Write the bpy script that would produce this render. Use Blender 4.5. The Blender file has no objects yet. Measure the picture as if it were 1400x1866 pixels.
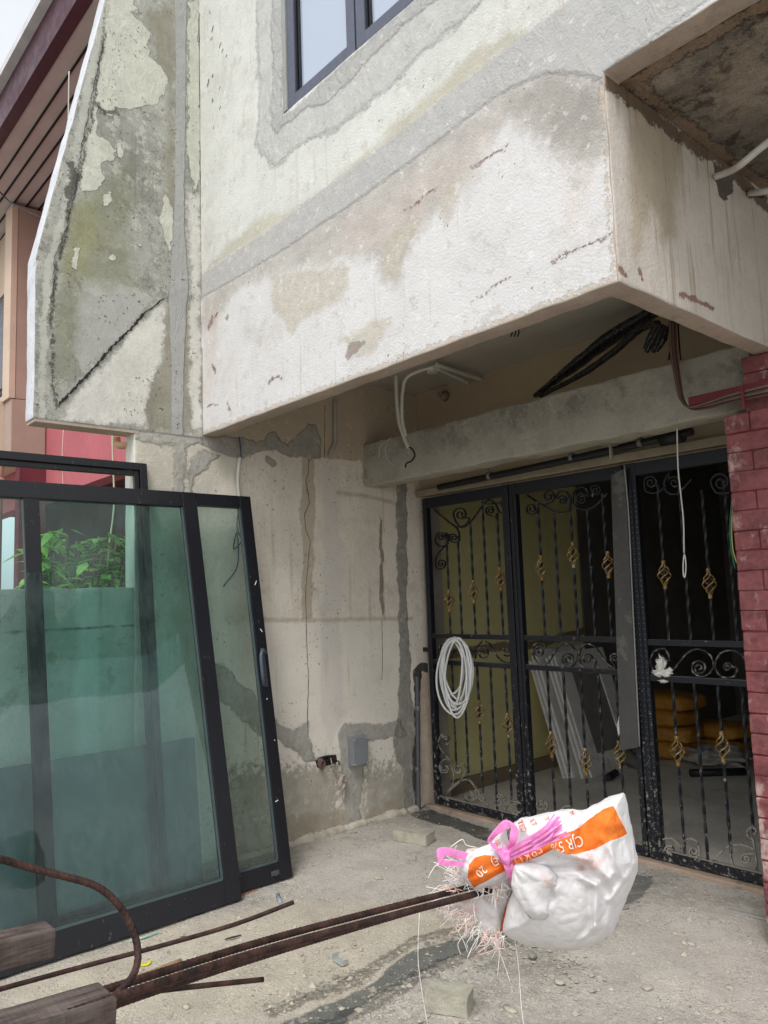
import bpy, bmesh, math, random
import numpy as np
from mathutils import Vector, Matrix, noise as mnoise
R = math.radians
random.seed(7); rng = np.random.RandomState(7)
S = bpy.context.scene
COL = S.collection

# ------------------------------------------------------------------ camera
F = 1402.0; CX, CY = 700.0, 933.0                      # focal length / centre in photo pixels
CAMZ = 1.5
_a = np.array([-1235, 197, 1402.]); _b = np.array([1608, 98, 1402.])
_a /= np.linalg.norm(_a); _b -= _a*(_a@_b); _b /= np.linalg.norm(_b)
AX = -_a; AY = _b; AZ = np.cross(AX, AY)
if AZ[1] > 0: AZ = -AZ
CP = np.array([0, 0, CAMZ])
def ray(px, py):
    d = np.array([(px-CX)/F, (py-CY)/F, 1.]); return np.array([d@AX, d@AY, d@AZ])
def on(px, py, ax, val):
    r = ray(px, py); return CP + r*((val-CP[ax])/r[ax])
def at(px, py, depth): return CP + ray(px, py)*depth
cam_d = bpy.data.cameras.new('camera'); cam = bpy.data.objects.new('camera', cam_d); COL.objects.link(cam)
cam_d.sensor_fit = 'HORIZONTAL'; cam_d.sensor_width = 36; cam_d.lens = 36*F/1400
cam_d.clip_start = 0.02; cam_d.clip_end = 500
# world columns of camera axes: right, up, back
right = np.array([AX[0], AY[0], AZ[0]]); down = np.array([AX[1], AY[1], AZ[1]]); fwd = np.array([AX[2], AY[2], AZ[2]])
M = Matrix(((right[0], -down[0], -fwd[0], 0), (right[1], -down[1], -fwd[1], 0), (right[2], -down[2], -fwd[2], CAMZ), (0, 0, 0, 1)))
cam.matrix_world = M
S.camera = cam
S.render.resolution_x = 768; S.render.resolution_y = 1024

# ------------------------------------------------------------------ world, sun, exposure
SUN_EL, SUN_AZ = 55, 148          # high soft sun behind thin cloud
W = bpy.data.worlds.new('World'); S.world = W; W.use_nodes = True
nt = W.node_tree; nt.nodes.clear()
wo = nt.nodes.new('ShaderNodeOutputWorld'); bg = nt.nodes.new('ShaderNodeBackground')
sky = nt.nodes.new('ShaderNodeTexSky'); sky.sky_type = 'NISHITA'; sky.sun_disc = False
sky.sun_elevation = R(SUN_EL); sky.sun_rotation = R(SUN_AZ); sky.air_density = 1.0; sky.dust_density = 4.0; sky.ozone_density = 1.0
hs = nt.nodes.new('ShaderNodeHueSaturation'); hs.inputs['Saturation'].default_value = 0.18; hs.inputs['Value'].default_value = 2.0
tc = nt.nodes.new('ShaderNodeTexCoord'); nz = nt.nodes.new('ShaderNodeTexNoise'); nz.inputs['Scale'].default_value = 2.6; nz.inputs['Detail'].default_value = 6
mr = nt.nodes.new('ShaderNodeMapRange'); mr.inputs[1].default_value = .35; mr.inputs[2].default_value = .7; mr.inputs[3].default_value = .92; mr.inputs[4].default_value = 1.25
mx = nt.nodes.new('ShaderNodeMix'); mx.data_type = 'RGBA'; mx.blend_type = 'MULTIPLY'; mx.inputs[0].default_value = 1
nt.links.new(tc.outputs['Generated'], nz.inputs['Vector']); nt.links.new(nz.outputs['Fac'], mr.inputs[0])
cl = nt.nodes.new('ShaderNodeMix'); cl.data_type = 'RGBA'; cl.inputs[0].default_value = .62; cl.inputs[7].default_value = (5.5, 5.75, 6.1, 1)   # overcast layer
nt.links.new(sky.outputs[0], hs.inputs['Color']); nt.links.new(hs.outputs[0], cl.inputs[6]); nt.links.new(cl.outputs[2], mx.inputs[6]); nt.links.new(mr.outputs[0], mx.inputs[7])
nt.links.new(mx.outputs[2], bg.inputs[0]); bg.inputs[1].default_value = 0.15
nt.links.new(bg.outputs[0], wo.inputs[0])
sl = bpy.data.lights.new('sun', 'SUN'); sl.energy = 1.2; sl.angle = R(16); sl.color = (1, .99, .98)
so = bpy.data.objects.new('sun', sl); COL.objects.link(so)
az = R(SUN_AZ); el = R(SUN_EL)
sdir = Vector((math.sin(az)*math.cos(el)*1.0, math.cos(az)*math.cos(el), math.sin(el)))
so.rotation_euler = sdir.to_track_quat('Z', 'Y').to_euler()
S.view_settings.view_transform = 'Standard'; S.view_settings.look = 'None'; S.view_settings.exposure = 0.10; S.view_settings.gamma = 1
S.cycles.max_bounces = 8; S.cycles.diffuse_bounces = 5; S.cycles.transparent_max_bounces = 12

# ------------------------------------------------------------------ small helpers
def lin(r, g=None, b=None):
    if g is None: g = b = r
    f = lambda c: (c/255/12.92) if c/255 <= .04045 else ((c/255+.055)/1.055)**2.4
    return (f(r), f(g), f(b), 1)
def empty(name, loc=(0, 0, 0), label=None, cat=None, group=None, kind=None):
    o = bpy.data.objects.new(name, None); COL.objects.link(o); o.location = loc
    o.empty_display_size = .1
    return tag(o, label, cat, group, kind)
def tag(o, label=None, cat=None, group=None, kind=None):
    if label: o['label'] = label
    if cat: o['category'] = cat
    if group: o['group'] = group
    if kind: o['kind'] = kind
    return o
def root_loc(p):
    v = Vector((0, 0, 0))
    while p is not None: v += p.location; p = p.parent
    return v
def link_mesh(name, me, mats, parent=None, base=None):
    """mesh given in world coordinates"""
    o = bpy.data.objects.new(name, me)
    b = root_loc(parent) if parent else Vector(base if base is not None else (0, 0, 0))
    if b.length > 0: me.transform(Matrix.Translation(-b))
    if not parent: o.location = b
    o.parent = parent
    for m in (mats if isinstance(mats, (list, tuple)) else [mats]): me.materials.append(m)
    COL.objects.link(o); return o
def smooth(pts, n=8, closed=False):
    P = [np.array(p, float) for p in pts]
    if closed: Q = [P[-1]]+P+[P[0], P[1]]
    else: Q = [2*P[0]-P[1]]+P+[2*P[-1]-P[-2]]
    out = []
    for i in range(1, len(Q)-2):
        p0, p1, p2, p3 = Q[i-1:i+3]
        for k in range(n):
            t = k/n
            out.append(.5*((2*p1)+(-p0+p2)*t+(2*p0-5*p1+4*p2-p3)*t*t+(-p0+3*p1-3*p2+p3)*t**3))
    if not closed: out.append(Q[-2])
    return out
class MB:
    def __init__(s): s.v = []; s.f = []; s.sm = []
    def quad_box(s, c8):
        b = len(s.v); s.v += [tuple(map(float, c)) for c in c8]
        s.f += [(b, b+3, b+2, b+1), (b+4, b+5, b+6, b+7), (b, b+1, b+5, b+4), (b+1, b+2, b+6, b+5), (b+2, b+3, b+7, b+6), (b+3, b, b+4, b+7)]
        s.sm += [False]*6
    def box(s, x0, x1, y0, y1, z0, z1):
        s.quad_box([(x0, y0, z0), (x1, y0, z0), (x1, y1, z0), (x0, y1, z0), (x0, y0, z1), (x1, y0, z1), (x1, y1, z1), (x0, y1, z1)])
    def obox(s, c, ax, ay, az, hx, hy, hz):
        c = np.array(c, float); ax, ay, az = [np.array(a, float)/np.linalg.norm(a) for a in (ax, ay, az)]
        s.quad_box([c+ax*hx*i+ay*hy*j+az*hz*k for k in (-1, 1) for i, j in ((-1, -1), (1, -1), (1, 1), (-1, 1))])
    def tube(s, pts, r, n=8, closed=False, cap=True, ribs=0, ribh=0, flat=1.0):
        P = [np.array(p, float) for p in pts]
        if ribs:                                        # resample for rebar ribs
            L = [0]
            for i in range(1, len(P)): L.append(L[-1]+np.linalg.norm(P[i]-P[i-1]))
            m = max(4, int(L[-1]/ribs)*2); tt = np.linspace(0, L[-1], m); A = np.array(P)
            P = [np.array([np.interp(t, L, A[:, k]) for k in range(3)]) for t in tt]
        m = len(P); b = len(s.v)
        T = []
        for i in range(m):
            a = P[(i-1) % m] if (closed or i > 0) else P[i]; c = P[(i+1) % m] if (closed or i < m-1) else P[i]
            d = c-a; T.append(d/(np.linalg.norm(d)+1e-12))
        u = np.cross(T[0], [0, 0, 1.]);
        if np.linalg.norm(u) < 1e-3: u = np.cross(T[0], [1., 0, 0])
        u /= np.linalg.norm(u)
        for i in range(m):
            u = u-T[i]*(u@T[i]); u /= np.linalg.norm(u)+1e-12; w = np.cross(T[i], u)
            ri = r[i] if hasattr(r, '__len__') else r
            for k in range(n):
                a = 2*math.pi*k/n
                rr = ri
                if ribs: rr = ri + (ribh if (i+ (k*2//n)) % 2 == 0 else 0)
                s.v.append(tuple(P[i]+u*math.cos(a)*rr+w*math.sin(a)*rr*flat))
        for i in range(m if closed else m-1):
            j = (i+1) % m
            for k in range(n):
                k2 = (k+1) % n
                s.f.append((b+i*n+k, b+i*n+k2, b+j*n+k2, b+j*n+k)); s.sm.append(not ribs)
        if cap and not closed:
            s.f.append(tuple(b+k for k in range(n))[::-1]); s.sm.append(False)
            s.f.append(tuple(b+(m-1)*n+k for k in range(n))); s.sm.append(False)
    def ribbon(s, pts, wid, nrm, th=0.002):
        """flat strip along pts with width wid lying across nrm, closed thickness"""
        P = [np.array(p, float) for p in pts]; m = len(P); nrm = np.array(nrm, float); b = len(s.v)
        for i in range(m):
            d = P[min(i+1, m-1)]-P[max(i-1, 0)]; d /= np.linalg.norm(d)+1e-12
            nn = nrm[i] if nrm.ndim == 2 else nrm
            c = np.cross(d, nn); c /= np.linalg.norm(c)+1e-12; nn = nn/np.linalg.norm(nn)
            w = wid[i] if hasattr(wid, '__len__') else wid
            for (x, y) in ((-1, 1), (1, 1), (1, -1), (-1, -1)): s.v.append(tuple(P[i]+c*x*w/2+nn*y*th/2))
        for i in range(m-1):
            for k in range(4):
                k2 = (k+1) % 4; s.f.append((b+i*4+k, b+i*4+k2, b+i*4+4+k2, b+i*4+4+k)); s.sm.append(False)
        s.f.append((b+3, b+2, b+1, b)); s.f.append((b+m*4-4, b+m*4-3, b+m*4-2, b+m*4-1)); s.sm += [False, False]
    def disc(s, c, nrm, r, th, n=24):
        nrm = np.array(nrm, float); nrm /= np.linalg.norm(nrm); s.tube([np.array(c)-nrm*th/2, np.array(c)+nrm*th/2], r, n)
    def build(s, name, mat, parent=None, base=None, bevel=0, seg=2):
        me = bpy.data.meshes.new(name); me.from_pydata(s.v, [], s.f); me.update()
        me.polygons.foreach_set('use_smooth', s.sm)
        bm = bmesh.new(); bm.from_mesh(me); bmesh.ops.recalc_face_normals(bm, faces=bm.faces); bm.to_mesh(me); bm.free()
        o = link_mesh(name, me, mat, parent, base)
        if bevel:
            m = o.modifiers.new('bevel', 'BEVEL'); m.width = bevel; m.segments = seg; m.limit_method = 'ANGLE'; m.angle_limit = R(50)
        return o

# ------------------------------------------------------------------ materials
class NT:
    def __init__(s, name):
        s.m = bpy.data.materials.new(name); s.m.use_nodes = True; s.t = s.m.node_tree; s.t.nodes.clear()
        s.out = s.n('ShaderNodeOutputMaterial'); s.co = s.n('ShaderNodeTexCoord').outputs['Object']
    def n(s, t): return s.t.nodes.new(t)
    def l(s, a, b): s.t.links.new(a, b)
    def set(s, sock, v):
        if isinstance(v, bpy.types.NodeSocket): s.l(v, sock)
        else: sock.default_value = v
    def math(s, op, a, b=0.0, clamp=False):
        n = s.n('ShaderNodeMath'); n.operation = op; n.use_clamp = clamp; s.set(n.inputs[0], a); s.set(n.inputs[1], b); return n.outputs[0]
    def vec(s, sc=(1, 1, 1), rot=(0, 0, 0), loc=(0, 0, 0), v=None):
        n = s.n('ShaderNodeMapping'); n.inputs['Scale'].default_value = sc; n.inputs['Rotation'].default_value = rot; n.inputs['Location'].default_value = loc
        s.l(v or s.co, n.inputs[0]); return n.outputs[0]
    def noise(s, scale, detail=4, rough=.55, v=None, dist=0):
        n = s.n('ShaderNodeTexNoise'); n.inputs['Scale'].default_value = scale; n.inputs['Detail'].default_value = detail; n.inputs['Roughness'].default_value = rough
        n.inputs['Distortion'].default_value = dist; s.l(v or s.co, n.inputs['Vector']); return n.outputs['Fac']
    def vor(s, scale, feat='F1', v=None, out='Distance', rand=1):
        n = s.n('ShaderNodeTexVoronoi'); n.feature = feat; n.inputs['Scale'].default_value = scale; n.inputs['Randomness'].default_value = rand; s.l(v or s.co, n.inputs['Vector']); return n.outputs[out]
    def mr(s, v, a, b, c=0., d=1., smooth=True):
        n = s.n('ShaderNodeMapRange'); n.interpolation_type = 'SMOOTHSTEP' if smooth else 'LINEAR'
        s.set(n.inputs[0], v); s.set(n.inputs[1], a); s.set(n.inputs[2], b); s.set(n.inputs[3], c); s.set(n.inputs[4], d); return n.outputs[0]
    def mix(s, f, a, b, mode='MIX'):
        n = s.n('ShaderNodeMix'); n.data_type = 'RGBA'; n.blend_type = mode; s.set(n.inputs[0], f); s.set(n.inputs[6], a); s.set(n.inputs[7], b); return n.outputs[2]
    def attr(s, name):
        n = s.n('ShaderNodeAttribute'); n.attribute_name = name; return n.outputs['Fac']
    def bsdf(s, col, rough=.8, metal=0, bump=None, dist=.01, strength=1, spec=.4, coat=0, trans=0):
        b = s.n('ShaderNodeBsdfPrincipled'); s.set(b.inputs['Base Color'], col); s.set(b.inputs['Roughness'], rough); s.set(b.inputs['Metallic'], metal)
        b.inputs['Specular IOR Level'].default_value = spec; b.inputs['Coat Weight'].default_value = coat
        if trans: b.inputs['Transmission Weight'].default_value = trans
        if bump is not None:
            n = s.n('ShaderNodeBump'); n.inputs['Distance'].default_value = dist; n.inputs['Strength'].default_value = strength; s.l(bump, n.inputs['Height']); s.l(n.outputs[0], b.inputs['Normal'])
        s.l(b.outputs[0], s.out.inputs[0]); return b
def sc(c, k): return (min(1, c[0]*k), min(1, c[1]*k), min(1, c[2]*k), 1)
_mc = {}
def plaster(name, base, layers=(), var=.12, nscale=2.2, streak=None, specks=None, orange=.0015, orsc=70, rough=.88, blotch=None, over=()):
    """painted / rendered wall. layers: (attr, colour, soft, amp, noise scale, opacity, colour variation, height in m)"""
    s = NT(name)
    n1 = s.noise(nscale, 6, .6); n2 = s.noise(nscale*9, 5, .65); n3 = s.noise(nscale*40, 3, .6)
    f = s.math('ADD', s.math('MULTIPLY', n1, .6), s.math('ADD', s.math('MULTIPLY', n2, .25), s.math('MULTIPLY', n3, .15)))
    f = s.mr(f, .38, .62)
    gr = s.mr(s.noise(nscale*110, 2, .7), .3, .7, 1-var*.9, 1+var*.9)
    col = s.mix(f, sc(base, 1-var*1.25), sc(base, 1+var))
    if blotch:                                           # (colour, threshold, scale, opacity)
        for (bc, th, bs, op, *bw) in blotch:
            b = s.mr(s.noise(bs, 9, .74, v=s.vec(loc=(bs*3.1, 7.7, 2.2))), th, th+(bw[0] if bw else .07), 0, op); col = s.mix(b, col, bc)
    if streak:
        for (sc_, freq, th, op) in streak:
            st = s.noise(freq, 4, .6, v=s.vec(sc=(1, 1, .045))); big = s.noise(1.7, 3, v=s.vec(loc=(3, freq, 1)))
            m = s.math('MULTIPLY', s.mr(st, th, th+.12), s.mr(big, .42, .62, 0, op)); col = s.mix(m, col, sc_)
    h = s.math('MULTIPLY', s.noise(orsc, 3, .6), orange)
    h = s.math('ADD', h, s.math('MULTIPLY', n2, .003))
    for (a, c, soft, amp, asc, op, cv, hh) in layers:
        at_ = s.attr(a); q = s.vec(loc=(hash(a) % 13*1.0 if False else len(a)*1.7, sum(map(ord, a)) % 17, 3.3))
        nn = s.math('ADD', s.math('MULTIPLY', s.math('SUBTRACT', s.noise(asc, 7, .72, v=q), .5), amp*3.6), s.math('MULTIPLY', s.math('SUBTRACT', s.noise(asc*4.5, 5, .7, v=q), .5), amp*1.6))
        m = s.mr(s.math('ADD', at_, nn), -soft, soft, 0, 1)
        v = s.mr(s.noise(asc*.55, 6, .65, v=q), .3, .7); v2 = s.noise(asc*7, 3, .6)
        cc = s.mix(s.math('ADD', s.math('MULTIPLY', v, .75), s.math('MULTIPLY', v2, .25)), sc(c, 1-cv), sc(c, 1+cv))
        col = s.mix(s.math('MULTIPLY', m, op), col, cc)
        if hh: h = s.math('ADD', h, s.math('MULTIPLY', m, hh))
        if hh > .001: h = s.math('ADD', h, s.math('MULTIPLY', m, s.math('MULTIPLY', s.noise(9, 4, .55, v=s.vec(sc=(1.6, 1.6, .7)), dist=2.2), .007)))
    for (bc, th, bs, op, bw) in over:
        b = s.mr(s.noise(bs, 9, .72, v=s.vec(loc=(bs*1.3, 2.7, 5.2))), th, th+bw, 0, op); col = s.mix(b, col, bc)
    if streak and over:
        (sc_, freq, th, op) = streak[0]; m = s.math('MULTIPLY', s.mr(s.noise(freq*2.2, 4, .6, v=s.vec(sc=(1, 1, .04))), .58, .7), s.mr(s.noise(2.3, 3, v=s.vec(loc=(1, 9, 1))), .45, .6, 0, op)); col = s.mix(m, col, sc_)
    gm = s.n('ShaderNodeCombineXYZ'); [s.l(gr, gm.inputs[i]) for i in range(3)]; col = s.mix(1.0, col, gm.outputs[0], 'MULTIPLY')
    if specks:
        for (c, scl, th, op) in specks:
            v = s.math('MULTIPLY', s.noise(scl, 2, .5), 1.0); big = s.noise(scl*.06, 4, .6, v=s.vec(loc=(5, 1, scl)))
            m = s.math('MULTIPLY', s.mr(v, th, th+.03), s.mr(big, .48, .6, 0, op)); col = s.mix(m, col, c)
    s.bsdf(col, rough, bump=h, dist=1.0, strength=1.0, spec=.25)
    return s.m
def simple(name, c, rough=.6, var=.1, scale=8, bump=.0008, metal=0, spec=.4, dust=None, coat=0):
    s = NT(name)
    f = s.mr(s.noise(scale, 6, .6), .3, .7); col = s.mix(f, sc(c, 1-var), sc(c, 1+var)); n = s.noise(scale*6, 4, .6)
    r = s.mr(n, .3, .7, max(.02, rough-.12), min(1, rough+.12))
    if dust:                                             # (colour, threshold, scale, opacity)
        for (dc, th, ds, op) in dust:
            m = s.mr(s.noise(ds, 5, .7, v=s.vec(loc=(ds, 2, 1))), th, th+.06, 0, op); col = s.mix(m, col, dc)
            r = s.math('ADD', r, s.math('MULTIPLY', m, .4), True)
    s.bsdf(col, r, metal, bump=n, dist=bump, spec=spec, coat=coat); return s.m

# ------------------------------------------------------------------ painted surfaces: dense grid with signed distance layers
def sd_poly(P, poly):
    poly = np.array(poly, float); d = np.full(len(P), 1e9); ins = np.zeros(len(P), bool); n = len(poly)
    for i in range(n):
        a = poly[i]; b = poly[(i+1) % n]; e = b-a; w = P-a
        t = np.clip((w@e)/(e@e+1e-12), 0, 1); dd = np.hypot(w[:, 0]-t*e[0], w[:, 1]-t*e[1]); d = np.minimum(d, dd)
        c = ((a[1] > P[:, 1]) != (b[1] > P[:, 1])) & (P[:, 0] < (b[0]-a[0])*(P[:, 1]-a[1])/(b[1]-a[1]+1e-12)+a[0]); ins ^= c
    return np.where(ins, d, -d)
def sd_line(P, line, w):
    line = np.array(line, float); d = np.full(len(P), -1e9)
    for i in range(len(line)-1):
        a = line[i]; b = line[i+1]; e = b-a; q = P-a; t = np.clip((q@e)/(e@e+1e-12), 0, 1)
        w0 = w[i] if hasattr(w, '__len__') else w; w1 = w[i+1] if hasattr(w, '__len__') else w
        d = np.maximum(d, w0+(w1-w0)*t-np.hypot(q[:, 0]-t*e[0], q[:, 1]-t*e[1]))
    return d
UV = {0: (1, 2), 1: (0, 2), 2: (0, 1)}
def pxuv(pts, ax, val):
    i, j = UV[ax]; return [(on(x, y, ax, val)[i], on(x, y, ax, val)[j]) for x, y in pts]
def surface(name, ax, val, sgn, rects, res, thick, layers, mats, parent, warp=None, rough_edge=.004, bevel=.006, relief=.0025, holes=(), base=None, ragged=1.0, straight=('strip', 'hline', 'beam', 'band', 'edge')):
    """rects [(u0,u1,v0,v1)] on the plane ax=val whose outward normal has sign sgn; layers {name: [(kind, points px, width)]}"""
    us = sorted({r[0] for r in rects} | {r[1] for r in rects} | {h[0] for h in holes} | {h[1] for h in holes})
    vs = sorted({r[2] for r in rects} | {r[3] for r in rects} | {h[2] for h in holes} | {h[3] for h in holes})
    def fill(a):
        o = []
        for p, q in zip(a[:-1], a[1:]):
            n = max(1, int(round((q-p)/res))); o += list(np.linspace(p, q, n, endpoint=False))
        return np.array(o+[a[-1]])
    U = fill(us); Vv = fill(vs); nu, nv = len(U), len(Vv)
    uc = (U[:-1]+U[1:])/2; vc = (Vv[:-1]+Vv[1:])/2; GU, GV = np.meshgrid(uc, vc, indexing='ij')
    keep = np.zeros(GU.shape, bool)
    for r in rects: keep |= (GU > r[0]) & (GU < r[1]) & (GV > r[2]) & (GV < r[3])
    for r in holes: keep &= ~((GU > r[0]) & (GU < r[1]) & (GV > r[2]) & (GV < r[3]))
    ii, jj = np.nonzero(keep)
    PU, PV = np.meshgrid(U, Vv, indexing='ij'); P = np.stack([PU.ravel(), PV.ravel()], 1)
    if warp: P = warp(P)
    q = np.stack([ii*nv+jj, (ii+1)*nv+jj, (ii+1)*nv+jj+1, ii*nv+jj+1], 1)
    used = np.unique(q); remap = -np.ones(nu*nv, int); remap[used] = np.arange(len(used)); q = remap[q]; P = P[used]
    # worn outline: move the rim a little in the plane
    cnt = {}
    for f in q:
        for k in range(4):
            e = (min(f[k], f[(k+1) % 4]), max(f[k], f[(k+1) % 4])); cnt[e] = cnt.get(e, 0)+1
    rim = set()
    for e, c in cnt.items():
        if c == 1: rim.update(e)
    P0 = P.copy(); X = np.zeros((len(P), 3)); i, j = UV[ax]
    for k in rim:
        v = Vector((P0[k][0]*9+val, P0[k][1]*9, 1.3)); P[k][0] += mnoise.noise(v)*rough_edge; P[k][1] += mnoise.noise(v+Vector((5, 3, 9)))*rough_edge
    X[:, i] = P[:, 0]; X[:, j] = P[:, 1]
    dn = np.array([mnoise.noise(Vector((p[0]*2.1+val, p[1]*2.1, 2)))+.4*mnoise.noise(Vector((p[0]*9, p[1]*9, val))) for p in P0])*relief
    X[:, ax] = val+sgn*dn
    flip = {(0, 1): False, (0, -1): True, (1, 1): True, (1, -1): False, (2, 1): False, (2, -1): True}[(ax, sgn)]
    if flip: q = q[:, ::-1]
    me = bpy.data.meshes.new(name); me.from_pydata(X.tolist(), [], q.tolist()); me.update()
    me.polygons.foreach_set('use_smooth', [True]*len(q))
    def wn(k, f, a): return np.array([mnoise.noise(Vector((p[0]*f+k, p[1]*f, val+k*2))) for p in P0])*a
    PW = P0 + np.stack([wn(1, 7, .022)+wn(2, 22, .012)+wn(5, 55, .006), wn(3, 7, .022)+wn(4, 22, .012)+wn(6, 55, .006)], 1)*ragged
    for ln, items in layers.items():
        PQ = P0 if ln in straight else PW
        d = np.full(len(P0), -1.0)
        for it in items:
            k = it[0]; pts = pxuv(it[1], ax, val) if k in ('P', 'L') else it[1]
            w = it[2] if len(it) > 2 else 0
            d = np.maximum(d, sd_poly(PQ, pts) if k in ('P', 'p') else sd_line(PQ, pts, w))
        a = me.attributes.new(ln, 'FLOAT', 'POINT'); a.data.foreach_set('value', np.clip(d, -.4, .4).astype(np.float32))
    o = link_mesh(name, me, mats, parent, base)
    if thick:
        m = o.modifiers.new('solid', 'SOLIDIFY'); m.thickness = thick; m.offset = -1
        if len(mats) > 1: m.material_offset_rim = 1
        if bevel:
            b = o.modifiers.new('bevel', 'BEVEL'); b.width = bevel; b.segments = 2; b.limit_method = 'ANGLE'; b.angle_limit = R(60)
    return o
def crack(name, ax, val, px, w, mat, parent, n=10, jit=.006, off=.002, sgn=1):
    """a fissure: jagged dark strip a hair proud of the render"""
    pts = [np.array(p) for p in pxuv(px, ax, val)]; i, j = UV[ax]; out = []; ws = []
    for a, b in zip(pts[:-1], pts[1:]):
        for k in range(n):
            t = k/n; p = a*(1-t)+b*t; out.append(p+rng.uniform(-jit, jit, 2)); ws.append(w*rng.uniform(.35, 1.4))
    out.append(pts[-1]); ws.append(w*.3)
    P3 = []
    for p in out:
        x = np.zeros(3); x[i], x[j] = p; x[ax] = val+sgn*off; P3.append(x)
    nn = np.zeros(3); nn[ax] = 1
    m = MB(); m.ribbon(P3, ws, nn, .002); return m.build(name, mat, parent)

# key planes (metres)
XW = -4.13      # party wall face
YF = 2.20       # street face of the upper storey
YG = 3.97       # plane of the folding grille
ZB = 2.50       # underside of the drop panel
ZS = 3.24       # soffit of the canopy at the right
XC = -1.30      # outer face of the return panel

# ================================================================== GROUND
c_conc = lin(168, 162, 152)
gr_layers = {
 'sand': [('P', [(0, 1866), (0, 1800), (300, 1690), (560, 1640), (760, 1650), (870, 1690), (700, 1790), (600, 1866)])],
 'wet': [('P', [(470, 1900), (520, 1866), (600, 1832), (660, 1800), (700, 1775), (745, 1738), (800, 1720), (870, 1702), (960, 1672), (1060, 1650), (1130, 1625), (1150, 1595), (1190, 1597), (1185, 1620), (1150, 1645), (1060, 1680), (950, 1700), (870, 1722), (800, 1755), (740, 1785), (690, 1815), (640, 1850), (590, 1900)])],
 'trench': [('P', [(745, 1482), (785, 1474), (850, 1497), (940, 1530), (1000, 1552), (1000, 1570), (900, 1540), (835, 1512), (770, 1494)])],
 'dust': [('P', [(525, 1540), (740, 1490), (830, 1530), (880, 1560), (820, 1640), (640, 1640), (560, 1640)]), ('P', [(1180, 1640), (1390, 1660), (1400, 1866), (1000, 1866), (1080, 1740)])],
 'rim': [('L', [(500, 1845), (620, 1800), (700, 1750), (760, 1712), (850, 1690)], .02), ('L', [(560, 1880), (690, 1830), (760, 1780), (860, 1735), (930, 1715)], .02)],
}
M_ground = plaster('ground_concrete', c_conc, [
  ('sand', lin(176, 167, 150), .10, .06, 9, .85, .2, 0),
  ('dust', lin(182, 175, 166), .12, .06, 10, .6, .12, 0),
  ('rim', lin(140, 132, 120), .02, .03, 30, .4, .25, .006),
  ('wet', lin(104, 104, 99), .008, .006, 26, 1.0, .12, -.004),
  ('trench', lin(78, 76, 72), .008, .02, 14, .95, .2, -.01)],
  var=.2, nscale=1.6, orange=.006, orsc=60, rough=.9,
  blotch=[(lin(134, 127, 117), .52, 4, .55, .1), (lin(190, 185, 175), .55, 14, .5), (lin(112, 106, 97), .56, 30, .55, .04), (lin(200, 194, 184), .57, 50, .6, .03), (lin(96, 90, 82), .6, 80, .6, .03)], over=[(lin(200, 192, 178), .54, 2.2, .35, .12), (lin(126, 118, 106), .57, 7, .35, .08)],
  specks=[(lin(215, 210, 200), 100, .62, .9), (lin(84, 78, 70), 70, .63, .8)])
g = surface('ground', 2, 0.0, 1, [(-4.2, .6, .3, 4.1)], .02, 0, gr_layers, [M_ground], None, relief=.006)
tag(g, kind='structure')
mb = MB()
for (x0, x1, y0, y1) in ((-80, -4.2, -80, 80), (.6, 80, -80, 80), (-4.2, .6, -80, .3), (-4.2, .6, 4.1, 80)):
    mb.v += [(x0, y0, -.004), (x1, y0, -.004), (x1, y1, -.004), (x0, y1, -.004)]; n = len(mb.v); mb.f.append((n-4, n-3, n-2, n-1)); mb.sm.append(False)
tag(mb.build('road', plaster('yard_concrete', lin(150, 146, 138), var=.1)), kind='structure')

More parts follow.
